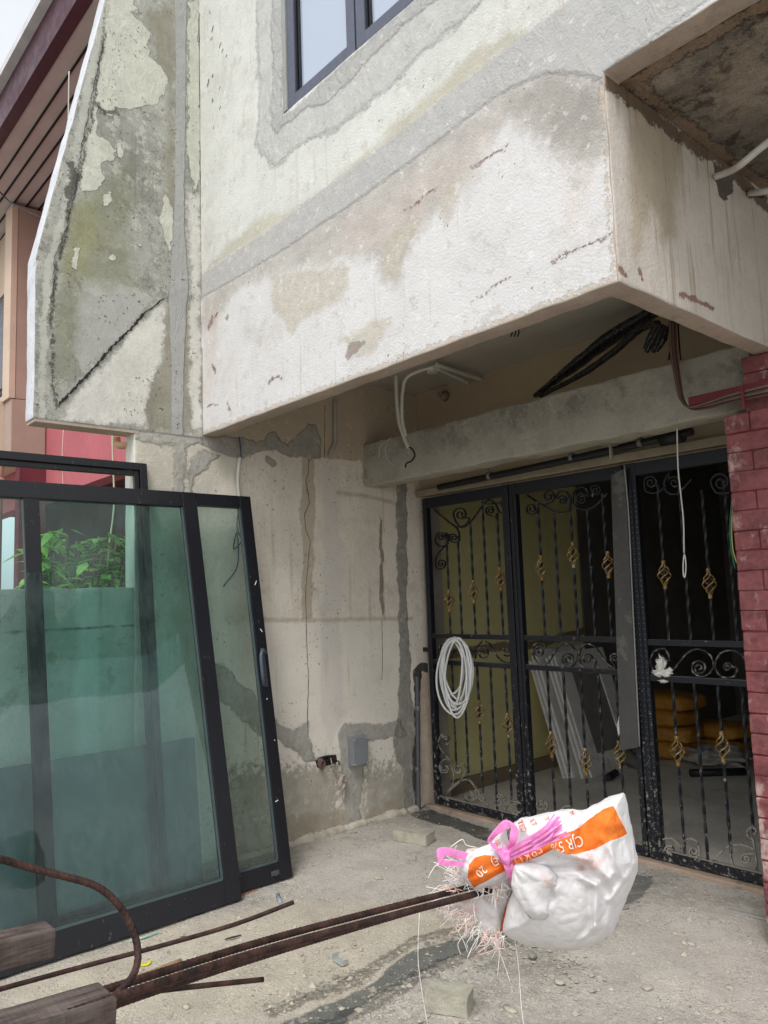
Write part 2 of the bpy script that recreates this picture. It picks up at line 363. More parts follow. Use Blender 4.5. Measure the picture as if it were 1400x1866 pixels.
# ================================================================== OUR HOUSE
house = empty('house', (-2.7, 2.2, 0), 'weathered two-storey house under renovation with grey cement patches, grille porch and drop panel', 'house')
c_white = lin(212, 210, 208); c_cream = lin(211, 212, 205); c_cem = lin(176, 175, 172)
fac_layers = {
 'beam': [('P', [(360, 520), (371, 530), (500, 470), (900, 177), (1000, 125), (1100, 110), (1400, -100), (1400, 700), (360, 900)])],
 'damp': [('P', [(368, 600), (372, 540), (500, 460), (700, 310), (900, 170), (1000, 120), (1105, 130), (1105, 290), (1060, 300), (1020, 290), (985, 240), (930, 215), (880, 265), (850, 335), (790, 385), (750, 440), (725, 520), (700, 505), (690, 470), (635, 470), (560, 480), (500, 500), (440, 520), (410, 560), (385, 600)])],
 'pink': [('P', [(590, 460), (640, 400), (760, 320), (860, 240), (900, 230), (880, 300), (760, 400), (700, 450)]), ('P', [(370, 560), (400, 560), (392, 700), (372, 740)]), ('P', [(1030, 300), (1080, 300), (1060, 430), (1030, 420)])],
 'patch': [('P', [(500, 500), (560, 488), (636, 484), (634, 520), (615, 552), (580, 565), (548, 580), (532, 606), (512, 580), (494, 540)]), ('P', [(700, 430), (745, 400), (765, 395), (745, 440), (725, 520), (715, 500), (700, 505)]), ('P', [(820, 330), (850, 330), (835, 370), (812, 410), (800, 385)]), ('P', [(625, 615), (690, 580), (715, 585), (680, 640), (640, 650)])],
 'dmp2': [('P', [(925, 185), (1000, 120), (1102, 150), (1104, 250), (1080, 275), (1040, 285), (985, 260), (960, 200)])],
 'brown': [('P', [(628, 648), (640, 628), (658, 618), (664, 622), (648, 645), (632, 656)]), ('P', [(411, 578), (416, 570), (419, 575), (415, 585)])],
 'strip': [('P', [(366, 502), (371, 497), (500, 410), (700, 262), (900, 104), (960, 58), (1050, -10), (1300, -160), (1400, -80), (1290, 0), (1100, 132), (1102, 150), (1060, 134), (1000, 130), (930, 160), (900, 177), (760, 285), (640, 372), (500, 465), (371, 540), (366, 545)])],
 'damp1': [('P', [(368, 495), (420, 440), (470, 400), (520, 385), (600, 345), (760, 235), (900, 110), (960, 70), (950, 50), (860, 95), (760, 190), (640, 300), (560, 370), (480, 440)])],
 'wsur': [('P', [(466, -200), (517, -200), (516, 214), (640, 105), (780, -30), (1000, -250), (1100, -250), (900, -20), (861, 23), (769, 96), (668, 193), (591, 247), (535, 268), (520, 290), (503, 307), (490, 285), (466, 262), (475, 200), (470, 100)])],
 'wsur2': [('P', [(497, -200), (517, -200), (516, 214), (640, 105), (780, -30), (830, -30), (790, 5), (730, 45), (720, 60), (660, 120), (620, 165), (590, 190), (560, 195), (505, 240), (496, 225)])],
 'rust': [('L', [(862, 303), (880, 290), (905, 275), (930, 262)], .006), ('L', [(1006, 480), (1040, 462), (1075, 445), (1112, 425)], .005), ('L', [(860, 548), (900, 522), (930, 505)], .003), ('L', [(740, 385), (760, 370), (795, 345)], .004), ('L', [(490, 700), (500, 690), (515, 688)], .008), ('L', [(388, 665), (392, 680)], .008), ('L', [(378, 738), (400, 735)], .006), ('L', [(386, 580), (380, 600), (395, 570)], .008), ('L', [(416, 735), (420, 745)], .008)],
 'edge': [('l', [(-4.13, 2.505), (-1.3, 2.505)], .018), ('l', [(-1.31, 2.5), (-1.31, 3.2)], .006)],
}
M_chip = simple('chip_grey', lin(140, 138, 132), .9)
M_fac = plaster('facade_paint', c_cream, [
  ('beam', c_white, .02, .01, 6, 1, .05, .0),
  ('damp1', lin(184, 179, 160), .03, .035, 9, .8, .14, 0),
  ('damp', lin(172, 167, 158), .05, .06, 16, .75, .25, 0),
  ('dmp2', lin(154, 148, 141), .06, .05, 18, .7, .25, 0),
  ('pink', lin(200, 184, 174), .05, .09, 34, .35, .2, 0),
  ('patch', lin(188, 181, 165), .022, .03, 40, .75, .2, .001),
  ('brown', lin(150, 138, 130), .004, .01, 20, .9, .1, 0),
  ('strip', lin(180, 179, 176), .012, .012, 18, .95, .08, .0014),
  ('wsur', lin(188, 188, 184), .02, .03, 22, .88, .12, .0013),
  ('wsur2', lin(172, 172, 169), .012, .018, 18, .75, .1, .0014),
  ('rust', lin(128, 88, 76), .002, .016, 60, .85, .3, -.001),
  ('edge', lin(190, 172, 150), .004, .03, 30, .6, .2, -.001)],
  var=.06, nscale=2.5, orange=.003, orsc=95,
  over=[(lin(190, 186, 178), .52, 4, .40, .12), (lin(172, 166, 156), .57, 11, .35, .06), (lin(236, 235, 233), .58, 17, .35, .05), (lin(150, 138, 126), .64, 34, .4, .03)],
  blotch=[(lin(194, 191, 184), .54, 3.0, .4, .12), (lin(196, 186, 174), .60, 9, .35, .05), (lin(176, 166, 154), .66, 30, .5, .03)],
  streak=[(lin(186, 172, 160), 14, .56, .5), (lin(150, 152, 144), 46, .60, .6)], specks=[(lin(120, 100, 90), 48, .68, .8)])
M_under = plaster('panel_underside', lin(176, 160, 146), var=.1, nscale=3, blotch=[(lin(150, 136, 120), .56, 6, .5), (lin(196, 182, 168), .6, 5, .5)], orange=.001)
WX0, WX1, WZ0, WZ1 = -3.20, -1.2, 4.085, 5.5
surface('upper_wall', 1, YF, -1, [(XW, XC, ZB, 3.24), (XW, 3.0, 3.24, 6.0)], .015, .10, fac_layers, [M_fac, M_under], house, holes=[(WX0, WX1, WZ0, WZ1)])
for (x, y, w, dx, dy) in ((388, 52, .008, 3, -12), (386, 70, .006, -3, 6), (402, 82, .005, 4, -10), (406, 92, .005, 3, -8), (380, 150, .012, 3, -14), (388, 138, .008, 3, -8), (388, 183, .014, 1, 5), (402, 196, .005, 3, -7), (413, 102, .005, 3, -5), (390, 232, .005, 0, -5), (383, 22, .005, 2, 6), (401, 160, .004, 2, -6)):
    crack('paint_chip', 1, YF, [(x-dx/2, y-dy/2), (x+dx/2, y+dy/2)], w, M_chip, house, 4, .002, .003, -1)
# ---- side fin
def fin_out(z): return np.where(z < 3.36, 1.228, 1.228+(z-3.36)*.2165)
def fwarp(P):
    o = fin_out(P[:, 1]); Q = P.copy(); Q[:, 0] = o+P[:, 0]*(YF-o); return Q
fin_layers = {
 'cream': [('P', [(205, -80), (245, -60), (243, 5), (250, 14), (238, 22), (262, 45), (274, 58), (268, 82), (276, 102), (292, 117), (304, 140), (302, 168), (284, 186), (262, 192), (240, 198), (212, 198), (206, 215), (196, 208), (188, 198), (180, 192), (176, 210), (178, 245), (200, 258), (208, 272), (204, 296), (184, 298), (192, 322), (178, 348), (150, 353), (142, 300), (160, 230), (180, 130)]),
           ('P', [(212, 258), (220, 262), (226, 275), (220, 288), (212, 280)]), ('P', [(132, 447), (146, 448), (144, 466), (147, 495), (133, 490)]), ('P', [(186, 355), (205, 350), (200, 368), (186, 375)]),
           ('P', [(195, 470), (203, 462), (213, 464), (212, 472), (200, 474)]), ('P', [(248, 445), (262, 448), (258, 453)]), ('P', [(343, 0), (364, 0), (364, 330), (350, 350), (342, 260), (345, 100)]),
           ('P', [(300, 350), (316, 380), (314, 465), (300, 440), (290, 400)])],
 'light': [('P', [(106, 762), (160, 700), (230, 615), (300, 548), (300, 600), (296, 640), (280, 690), (262, 740), (266, 778)]), ('P', [(345, 350), (364, 360), (366, 780), (350, 780), (344, 640), (350, 500)])],
 'moss': [('P', [(135, 375), (165, 355), (235, 300), (240, 360), (235, 470), (250, 520), (190, 520), (150, 515), (142, 600), (130, 690), (102, 700), (105, 560), (115, 450)])],
 'mosy': [('P', [(135, 380), (175, 365), (178, 440), (160, 500), (118, 500), (118, 440)])],
 'lgrey': [('P', [(150, 505), (205, 505), (280, 545), (230, 605), (150, 680), (135, 640), (142, 560)]), ('P', [(100, 730), (140, 690), (180, 680), (186, 700), (150, 735), (120, 752)])],
 'strip': [('P', [(319, -80), (342, -80), (338, 200), (336, 400), (344, 520), (340, 560), (334, 700), (334, 800), (312, 800), (312, 640), (308, 550), (312, 500), (318, 380), (320, 200)])],
 'damp': [('P', [(300, 560), (345, 540), (355, 620), (350, 785), (270, 782), (262, 730), (285, 690), (298, 640)]), ('P', [(225, 660), (255, 655), (262, 672), (245, 690), (232, 690)]), ('P', [(262, 30), (318, 0), (318, 400), (300, 370), (306, 160), (290, 110)])],
 'grime': [('L', [(190, 60), (178, 140), (150, 300), (135, 350), (118, 420), (100, 500), (97, 560), (95, 640), (100, 740)], .006), ('L', [(140, 320), (128, 360), (138, 340), (132, 300)], .018), ('L', [(178, 190), (190, 205), (215, 205)], .01)],
 'edge': [('L', [(196, -20), (136, 290), (112, 405), (88, 480), (80, 600), (78, 770), (110, 775)], .02)],
}
M_fin = plaster('fin_render', lin(162, 162, 153), [
  ('damp', lin(142, 138, 122), .03, .03, 12, .8, .16, 0),
  ('lgrey', lin(172, 172, 166), .008, .012, 14, .8, .1, 0),
  ('moss', lin(130, 131, 106), .06, .06, 13, .62, .25, 0),
  ('mosy', lin(146, 145, 104), .06, .07, 14, .5, .25, 0),
  ('cream', lin(198, 198, 184), .0025, .012, 20, .94, .13, .0025),
  ('light', lin(208, 206, 197), .014, .03, 24, .9, .12, 0),
  ('edge', lin(186, 186, 176), .004, .03, 16, .85, .1, .001),
  ('strip', lin(166, 166, 163), .004, .008, 10, .96, .06, .003),
  ('grime', lin(62, 62, 58), .006, .02, 40, .8, .3, -.002)],
  var=.15, nscale=2.4, orange=.0018, orsc=60,
  blotch=[(lin(124, 124, 114), .51, 5, .6, .10), (lin(194, 192, 180), .55, 9, .6, .03), (lin(96, 96, 88), .56, 18, .55, .04), (lin(206, 204, 192), .60, 26, .6, .02), (lin(84, 84, 78), .60, 40, .6, .03)], streak=[(lin(110, 108, 94), 18, .54, .5)], specks=[(lin(70, 70, 64), 60, .64, .8)])
M_finw = plaster('fin_white_edge', lin(206, 209, 213), var=.08, nscale=6, blotch=[(lin(150, 152, 152), .57, 9, .6), (lin(120, 120, 118), .6, 30, .5, .03)], orange=.001, orsc=50)
surface('side_fin', 0, XW+.004, 1, [(0, 1, 2.485, 6.0)], .012, .13, fin_layers, [M_fin, M_finw], house, warp=fwarp, rough_edge=.004, bevel=.006)
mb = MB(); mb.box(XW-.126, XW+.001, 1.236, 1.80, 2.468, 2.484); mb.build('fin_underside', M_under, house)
M_dark = simple('crack_dark', lin(44, 42, 40), .95, .2, 40)
crack('fissure', 0, XW+.004, [(106, 738), (140, 703), (175, 666), (205, 630), (240, 598), (262, 572)], .0135, M_dark, house, 16, .004, .0045)
crack('fissure', 0, XW+.004, [(262, 572), (300, 543)], .006, M_dark, house, 9, .004, .0045)
crack('fissure', 0, XW+.004, [(188, 80), (168, 170), (150, 260), (140, 330), (120, 420), (99, 470), (97, 545)], .003, M_dark, house, 18, .004, .0045)
# ---- ground floor party wall
wall_layers = {
 'pillar': [('P', [(236, 785), (440, 790), (430, 860), (380, 900), (330, 1000), (236, 1100)])],
 'bandtop': [('P', [(368, 793), (440, 797), (468, 806), (482, 800), (492, 786), (503, 790), (513, 806), (528, 814), (538, 800), (548, 782), (558, 778), (561, 770), (575, 776), (578, 790), (584, 812), (586, 836), (570, 838), (545, 836), (505, 822), (470, 822), (440, 835), (400, 826), (368, 812)]), ('P', [(486, 834), (500, 838), (504, 848), (494, 852), (484, 842)])],
 'vdark': [('P', [(551, 838), (572, 838), (574, 930), (570, 1128), (548, 1130), (552, 1000), (547, 930)])],
 'vlight': [('P', [(590, 845), (618, 845), (617, 900), (622, 1000), (622, 1130), (626, 1310), (600, 1360), (584, 1300), (586, 1130), (588, 1000)])],
 'lower': [('P', [(470, 1132), (752, 1130), (760, 1500), (500, 1560), (470, 1560), (200, 1700), (0, 1800), (0, 1160)])],
 'sliver': [('P', [(692, 935), (696, 945), (700, 1050), (700, 1120), (696, 1125), (692, 1060)])],
 'vgrey': [('P', [(723, 878), (741, 878), (742, 950), (739, 990), (745, 1030), (740, 1080), (742, 1150), (749, 1200), (748, 1260), (757, 1310), (758, 1370), (750, 1400), (756, 1440), (748, 1480), (735, 1484), (738, 1400), (722, 1392), (716, 1350), (726, 1310), (728, 1220), (726, 1100), (723, 1000)])],
 'low': [('P', [(319, 792), (337, 792), (336, 850), (334, 910), (314, 910), (317, 850)]), ('P', [(240, 787), (300, 790), (370, 796), (372, 812), (340, 808), (300, 812), (260, 806), (242, 804)]), ('P', [(244, 840), (256, 850), (262, 880), (258, 910), (240, 910)]), ('P', [(345, 830), (372, 822), (400, 832), (380, 850), (355, 870), (348, 900), (342, 870)]), ('P', [(618, 1340), (626, 1318), (660, 1320), (700, 1324), (730, 1312), (740, 1340), (720, 1345), (690, 1345), (668, 1352), (666, 1400), (658, 1430), (658, 1520), (628, 1540), (626, 1440), (622, 1390)]),
         ('P', [(380, 1205), (410, 1215), (430, 1245), (462, 1260), (490, 1300), (512, 1322), (530, 1328), (560, 1320), (563, 1345), (578, 1382), (560, 1386), (530, 1362), (500, 1345), (470, 1340), (430, 1300), (400, 1270), (380, 1250)])],
 'base': [('P', [(180, 1720), (500, 1575), (500, 1490), (540, 1480), (620, 1478), (650, 1500), (720, 1450), (745, 1420), (760, 1500), (650, 1540)])],
 'flake': [('P', [(420, 1400), (620, 1390), (620, 1560), (400, 1600)]), ('P', [(660, 1400), (745, 1390), (750, 1500), (660, 1520)])],
 'hline': [('L', [(480, 1130), (540, 1130), (600, 1130), (680, 1128), (752, 1127)], .012), ('L', [(615, 898), (665, 903), (725, 918)], .012)],
 'chase': [('P', [(753, 1222), (762, 1212), (778, 1208), (790, 1214), (790, 1224), (768, 1224), (764, 1300), (765, 1480), (756, 1480), (752, 1400), (757, 1310)])],
 'raw': [('P', [(765, 1225), (790, 1222), (796, 1470), (768, 1470)])],
 'upper': [('P', [(380, 600), (860, 600), (800, 880), (662, 880), (660, 838), (600, 834), (560, 838), (500, 822), (430, 800), (380, 798)])],
}
M_wall = plaster('porch_wall_paint', lin(228, 220, 206), [
  ('lower', lin(232, 226, 214), .02, .01, 8, .8, .05, 0),
  ('upper', lin(184, 168, 146), .006, .01, 8, .85, .06, 0),
  ('pillar', lin(188, 184, 168), .10, .08, 7, .8, .14, 0),
  ('vdark', lin(186, 174, 152), .006, .012, 12, .8, .06, 0),
  ('vlight', lin(216, 210, 201), .02, .015, 8, .85, .04, 0),
  ('hline', lin(166, 152, 130), .014, .012, 14, .6, .1, 0),
  ('flake', lin(156, 150, 136), .05, .16, 26, .8, .25, -.001),
  ('base', lin(160, 150, 132), .02, .03, 18, .8, .15, 0),
  ('sliver', lin(132, 122, 110), .002, .004, 20, .9, .1, 0),
  ('bandtop', lin(156, 153, 147), .006, .012, 26, .92, .2, .002),
  ('low', lin(164, 162, 154), .010, .018, 28, .9, .22, .002),
  ('vgrey', lin(142, 140, 133), .006, .012, 28, .93, .2, .002),
  ('raw', lin(204, 184, 164), .004, .01, 24, .9, .2, -.004),
  ('chase', lin(72, 69, 64), .002, .005, 20, .98, .2, -.01)],
  var=.07, nscale=2.2, orange=.0028, orsc=62, over=[(lin(186, 177, 160), .55, 5, .22, .1), (lin(222, 216, 204), .57, 14, .3, .05), (lin(120, 112, 98), .63, 30, .45, .03)], blotch=[(lin(194, 185, 166), .53, 3, .5, .12), (lin(184, 174, 152), .6, 12, .4, .05)],
  specks=[(lin(112, 100, 86), 44, .66, .8)], streak=[(lin(182, 171, 150), 16, .56, .5)])
surface('side_wall', 0, XW, 1, [(1.775, 4.02, 0, 3.05)], .014, .13, wall_layers, [M_wall, plaster('pillar_front_lit', lin(216, 214, 204), var=.06)], house, rough_edge=.004)  # pillar's front rim: its lit look is put into a paler paint
mb = MB()   # grey strip on the pillar
crack('fissure', 0, XW, [(562, 838), (562, 862), (557, 875), (562, 905), (564, 918), (555, 935), (557, 965), (565, 985), (560, 1040), (557, 1080), (559, 1180), (562, 1240), (560, 1322)], .0028, M_dark, house, 7, .003, .002)
crack('fissure', 0, XW, [(696, 1130), (697, 1200), (696, 1240)], .003, M_dark, house, 9, .002, .002)
crack('fissure', 0, XW, [(592, 738), (591, 836)], .004, M_dark, house, 8, .0005, .002)
M_strip = plaster('cement_strip', lin(150, 148, 142), var=.08)
# ---- return panel at the right, canopy soffit, cross beam, ceiling, back wall
ret_layers = {
 'brown': [('P', [(1150, 180), (1200, 220), (1245, 260), (1240, 300), (1235, 420), (1210, 450), (1190, 380), (1160, 470), (1150, 460), (1145, 300)])],
 'dark': [('L', [(1102, 145), (1150, 178), (1220, 235), (1310, 290), (1400, 380)], .03)],
 'hole': [('P', [(1303, 300), (1340, 330), (1335, 355), (1320, 362), (1308, 350)]), ('P', [(1362, 345), (1400, 360), (1400, 368), (1366, 362)])],
 'rust': [('L', [(1130, 490), (1142, 500)], .012), ('L', [(1244, 545), (1270, 550), (1300, 565)], .010), ('L', [(1165, 490), (1172, 510)], .01)],
}
M_ret = plaster('return_panel', lin(206, 198, 188), [
  ('brown', lin(158, 142, 112), .04, .03, 14, .6, .25, 0),
  ('dark', lin(92, 68, 46), .008, .03, 20, .85, .3, .003),
  ('rust', lin(136, 100, 84), .003, .012, 50, .9, .2, -.001),
  ('hole', lin(92, 86, 78), .004, .012, 20, .95, .2, -.01)],
  var=.07, nscale=2.6, orange=.0025, orsc=70, streak=[(lin(150, 130, 98), 26, .55, .6), (lin(140, 116, 90), 60, .58, .5), (lin(178, 166, 152), 12, .54, .6)], specks=[(lin(104, 80, 64), 60, .69, .7)])
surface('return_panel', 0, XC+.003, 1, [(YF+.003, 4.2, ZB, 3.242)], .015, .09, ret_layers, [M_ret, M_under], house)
sof_layers = {'edge': [('l', [(-1.3, 2.33), (3, 2.33)], .03), ('l', [(-1.28, 2.3), (-1.28, 4.3)], .03)], 'tan': [('P', [(1280, 150), (1350, 90), (1400, 60), (1400, 200), (1330, 210)]), ('P', [(1150, 110), (1240, 100), (1260, 130), (1200, 150)])]}
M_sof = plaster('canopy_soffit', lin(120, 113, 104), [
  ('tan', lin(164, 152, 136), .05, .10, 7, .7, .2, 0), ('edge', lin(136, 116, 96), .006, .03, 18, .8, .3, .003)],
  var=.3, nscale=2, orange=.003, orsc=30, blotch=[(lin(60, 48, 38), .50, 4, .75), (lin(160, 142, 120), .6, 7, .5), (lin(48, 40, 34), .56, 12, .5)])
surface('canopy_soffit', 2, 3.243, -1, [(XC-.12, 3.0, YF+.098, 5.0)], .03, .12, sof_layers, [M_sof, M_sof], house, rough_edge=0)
M_ceil = plaster('porch_ceiling', lin(178, 172, 160), var=.05)
mb = MB(); mb.box(XW+.001, XC-.09, YF+.101, YG+.06, 3.02, 3.14); mb.build('porch_ceiling', M_ceil, house)
cb_layers = {'low': [('P', [(660, 850), (1330, 700), (1330, 760), (690, 890)])], 'white': [('P', [(1160, 640), (1240, 610), (1350, 600), (1355, 650), (1250, 690), (1180, 690)])]}
M_cb = plaster('cross_beam_concrete', lin(158, 154, 144), [('low', lin(170, 165, 152), .05, .06, 8, .6, .1, 0), ('white', lin(162, 160, 152), .04, .05, 10, .6, .1, 0)], var=.17, nscale=3, orange=.002, orsc=50,
  blotch=[(lin(118, 116, 108), .52, 7, .6), (lin(192, 188, 176), .58, 16, .5), (lin(160, 134, 100), .62, 9, .5), (lin(84, 82, 76), .58, 30, .5)])
M_cbu = plaster('cross_beam_bottom', lin(176, 170, 154), var=.12, blotch=[(lin(130, 124, 108), .54, 8, .5)])
surface('cross_beam', 1, 3.46, -1, [(XW-.02, -1.42, 2.275, 2.575)], .02, .16, cb_layers, [M_cb, M_cbu], house, rough_edge=.008)
M_back = plaster('back_wall_paint', lin(188, 172, 146), var=.05, nscale=2)
M_backg = plaster('back_wall_render', lin(150, 140, 120), var=.12)
mb = MB(); mb.box(XW+.001, XC-.1, YG+.03, YG+.15, 2.215, 3.02); mb.build('back_wall', M_back, house)
mb = MB(); mb.box(XW+.02, -1.4, YG-.035, YG+.028, 2.225, 2.275); mb.build('lintel_ledge', M_backg, house, bevel=.006)
mb = MB(); mb.box(-1.60, -.9, YG+.03, YG+.15, 0, 2.215); mb.box(-1.62, -.9, YG+.032, YG+.12, 0, 2.21); mb.build('back_wall', M_backg, house)
M_sill = plaster('threshold', lin(170, 150, 132), var=.14, nscale=5, blotch=[(lin(110, 104, 96), .55, 10, .6)])
mb = MB(); mb.box(-4.11, -1.3, YG-.06, YG+.10, -.02, .022); mb.build('threshold', M_sill, house, bevel=.008)
# ---- interior room
M_yel = plaster('interior_yellow_wall', lin(212, 204, 146), [('band', lin(120, 104, 84), .008, .02, 10, .9, .2, -.002)], var=.05)
surface('interior_wall', 0, -4.20, 1, [(4.13, 6.1, 0, 2.95)], .04, .1, {'band': [('l', [(4.1, 1.03), (4.9, 1.06), (5.4, 1.04), (6.1, 1.12)], .035)]}, [M_yel, M_yel], house, rough_edge=0)
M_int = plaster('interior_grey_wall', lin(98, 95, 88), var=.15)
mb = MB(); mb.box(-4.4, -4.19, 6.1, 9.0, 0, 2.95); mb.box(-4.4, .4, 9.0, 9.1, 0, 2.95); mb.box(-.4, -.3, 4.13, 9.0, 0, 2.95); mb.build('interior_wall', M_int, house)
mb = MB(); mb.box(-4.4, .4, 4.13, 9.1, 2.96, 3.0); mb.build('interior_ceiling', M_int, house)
mb = MB(); mb.box(-4.188, -4.165, 4.14, 6.09, .001, .11); mb.build('skirting', plaster('skirting_stain', lin(128, 112, 92), var=.1), house)
M_jamb = plaster('jamb_render', lin(138, 132, 122), var=.12)
mb = MB(); mb.box(-4.2, -4.06, YG+.04, 4.128, 0, 2.214); mb.build('door_jamb', M_jamb, house)
M_floor = plaster('interior_floor', lin(212, 207, 198), var=.12, nscale=2.5, blotch=[(lin(186, 180, 170), .54, 3, .5), (lin(205, 200, 190), .6, 12, .5)], rough=.6, specks=[(lin(200, 196, 186), 50, .68, .7)])
mb = MB(); mb.box(-4.4, .4, 4.07, 9.1, -.02, .004); tag(mb.build('floor', M_floor), kind='structure')
# ---- brick pillar
def brick_mat():
    s = NT('painted_red_brick')
    big = s.mr(s.noise(6, 5, .7, v=s.vec(sc=(1, 1, 2))), .36, .64); fine = s.noise(40, 5, .65)
    col = s.mix(big, lin(96, 48, 50), lin(130, 70, 71)); col = s.mix(s.mr(fine, .35, .7, 0, .35), col, lin(150, 96, 98))
    sx = s.n('ShaderNodeSeparateXYZ'); s.l(s.co, sx.inputs[0])
    hgt = s.mr(sx.outputs[2], 1.5, .1, 0, .16)
    d = s.mr(s.math('ADD', s.noise(8, 6, .7, v=s.vec(sc=(1, 1, .6), loc=(4, 4, 4))), hgt), .56, .70, 0, .7)
    col = s.mix(d, col, lin(196, 176, 166))
    h = s.math('ADD', s.math('MULTIPLY', fine, .0015), s.math('MULTIPLY', s.noise(9, 4), .004))
    s.bsdf(col, .62, bump=h, dist=1, spec=.4); return s.m
M_brick = brick_mat()
M_mort = simple('painted_mortar', lin(96, 34, 38), .8, .2, 30)
pil = empty('brick_pillar', (-1.3, 3.4, 0), 'maroon painted brick pillar with pale scuffs at the right edge, standing beside the grille', 'pillar')
PX0, PY0 = -1.525, 3.38
b = MB(); mo = MB()
mo.box(PX0+.006, PX0+.45, PY0+.005, PY0+.32, 0, 2.245); mo.box(-1.43, PX0+.45, PY0+.04, PY0+.36, 2.246, 2.497); mo.build('mortar_core', M_mort, pil)
ch = .0865; ncr = 26
for k in range(29):
    z0 = k*ch+.002; z1 = z0+ch-.0035
    if z0 > 2.2: xs0, yb = -1.44, PY0+.03
    else: xs0, yb = PX0, PY0
    if z1 > 2.495: z1 = 2.495
    if z1 < z0+.02: continue
    L = .225; off = 0 if k % 2 == 0 else -.1125
    x = xs0
    first = L+off if off else L
    xe = PX0+.455
    w = first
    while x < xe-.02:
        x1 = min(x+w, xe); j = lambda a=.0045: rng.uniform(-a, a)
        b.quad_box([(x+.002+j(.001), yb+j(), z0+j(.0015)), (x1-.002, yb+j(), z0+j()), (x1-.003, yb+.30, z0), (x+.003+j(.001), yb+.30, z0), (x+.003+j(.001), yb+j(), z1+j()), (x1-.003, yb+j(), z1+j()), (x1-.003, yb+.30, z1), (x+.003, yb+.30, z1)])
        x = x1; w = L
bo = b.build('brickwork', M_brick, pil, bevel=.005, seg=3)
# ---- upstairs window
M_alu = simple('window_grey_frame', lin(84, 88, 104), .4, .05, 6, .0003, spec=.5)
M_alud = simple('window_gasket', lin(20, 22, 28), .5, .05)
def glass_mat(name, tint, film=.04, filmc=lin(180, 190, 186), rough=.02, f0=.09, streaks=True):
    s = NT(name)
    tr = s.n('ShaderNodeBsdfTransparent'); tr.inputs[0].default_value = tint
    gl = s.n('ShaderNodeBsdfGlossy'); gl.inputs['Roughness'].default_value = rough
    fr = s.n('ShaderNodeFresnel'); fr.inputs[0].default_value = 1.5
    bmp = s.n('ShaderNodeBump'); bmp.inputs['Distance'].default_value = .0006; s.l(s.noise(3, 2), bmp.inputs['Height']); s.l(bmp.outputs[0], gl.inputs['Normal'])
    m1 = s.n('ShaderNodeMixShader'); s.l(s.math('MULTIPLY', fr.outputs[0], 1.25, True), m1.inputs[0]); s.l(tr.outputs[0], m1.inputs[1]); s.l(gl.outputs[0], m1.inputs[2])
    df = s.n('ShaderNodeBsdfDiffuse'); df.inputs[0].default_value = filmc
    st = s.noise(60, 5, .65, v=s.vec(sc=(1, 1, .03))); sp = s.vor(230)
    spk = s.mr(sp, .16, .08, 0, .5); rnd = s.mr(s.noise(60, 2), .62, .66)
    f = s.math('ADD', s.mr(s.math('ADD', s.math('MULTIPLY', st, .35), s.math('MULTIPLY', s.noise(2.0, 6, .7), .65)), .40, .66, film*.35, film*1.7), s.math('MULTIPLY', spk, rnd), True)
    m2 = s.n('ShaderNodeMixShader'); s.l(f, m2.inputs[0]); s.l(m1.outputs[0], m2.inputs[1]); s.l(df.outputs[0], m2.inputs[2])
    s.l(m2.outputs[0], s.out.inputs[0]); return s.m
def sky_toned_glass():
    s = NT('window_pane'); n = s.noise(1.2, 2)
    s.bsdf(lin(168, 180, 198), .06, 0, bump=n, dist=.004, spec=1.0, coat=.6); return s.m  # reflected sky is put into the pale blue base colour
win = empty('window', (WX0, YF, WZ0)); win.parent = house; win.location = Vector((WX0, YF, WZ0))-house.location
yw = YF+.035
mb = MB(); mb.box(WX0+.002, WX0+.035, YF-.004, YF+.07, WZ0+.002, WZ1-.01); mb.build('reveal_channel', simple('window_channel', lin(150, 152, 148), .6), win, bevel=.002)
def sash(x0, x1):
    f = MB(); w = .062
    f.box(x0, x0+w, yw-.03, yw+.03, WZ0+.004, WZ1-.01); f.box(x1-w, x1, yw-.03, yw+.03, WZ0+.004, WZ1-.01)
    f.box(x0+w, x1-w, yw-.0295, yw+.0295, WZ0+.004, WZ0+.004+w); f.box(x0+w, x1-w, yw-.0295, yw+.0295, WZ1-.01-w, WZ1-.01)
    o = f.build('sash', M_alu, win, bevel=.003)
    g_ = MB(); g_.box(x0+w, x0+w+.012, yw-.018, yw+.01, WZ0+w+.006, WZ1-w-.012); g_.box(x0+w+.02, x0+w+.028, yw-.012, yw+.01, WZ0+w+.006, WZ1-w-.012); g_.build('gasket', M_alud, o)
    p = MB(); p.box(x0+w-.004, x1-w+.004, yw, yw+.006, WZ0+w-.002, WZ1-w-.006); p.build('pane', sky_toned_glass(), o)
sash(WX0+.037, WX0+.60); sash(WX0+.612, WX0+1.2); sash(WX0+1.212, WX0+1.96)
mb = MB(); mb.box(WX0, WX1, YF+.3, YF+.32, WZ0, WZ1); mb.build('curtain_backing', simple('room_blind', lin(170, 176, 186), .9), win)

# ================================================================== GRILLE
def g2(px, py): p = on(px, py, 1, YG); return np.array([p[0], p[2]])
s = NT('black_grille_paint')
sx = s.n('ShaderNodeSeparateXYZ'); s.l(s.n('ShaderNodeNewGeometry').outputs['Position'], sx.inputs[0])
nn = s.noise(38, 6, .75); lowz = s.mr(sx.outputs[2], 1.3, 0.0, 0, .10, False)
dd = s.mr(s.math('ADD', nn, lowz),   .63, .71, 0, .75)
nrm = s.n('ShaderNodeNewGeometry'); sn = s.n('ShaderNodeSeparateXYZ'); s.l(nrm.outputs['Normal'], sn.inputs[0])
topd = s.math('MULTIPLY', s.mr(sn.outputs[2], .5, .9), s.mr(sx.outputs[2], 1.6, .9, .0, .75))
col = s.mix(s.math('MAXIMUM', dd, topd), s.mix(s.noise(5, 3), lin(14, 17, 26), lin(34, 36, 42)), lin(176, 170, 158))
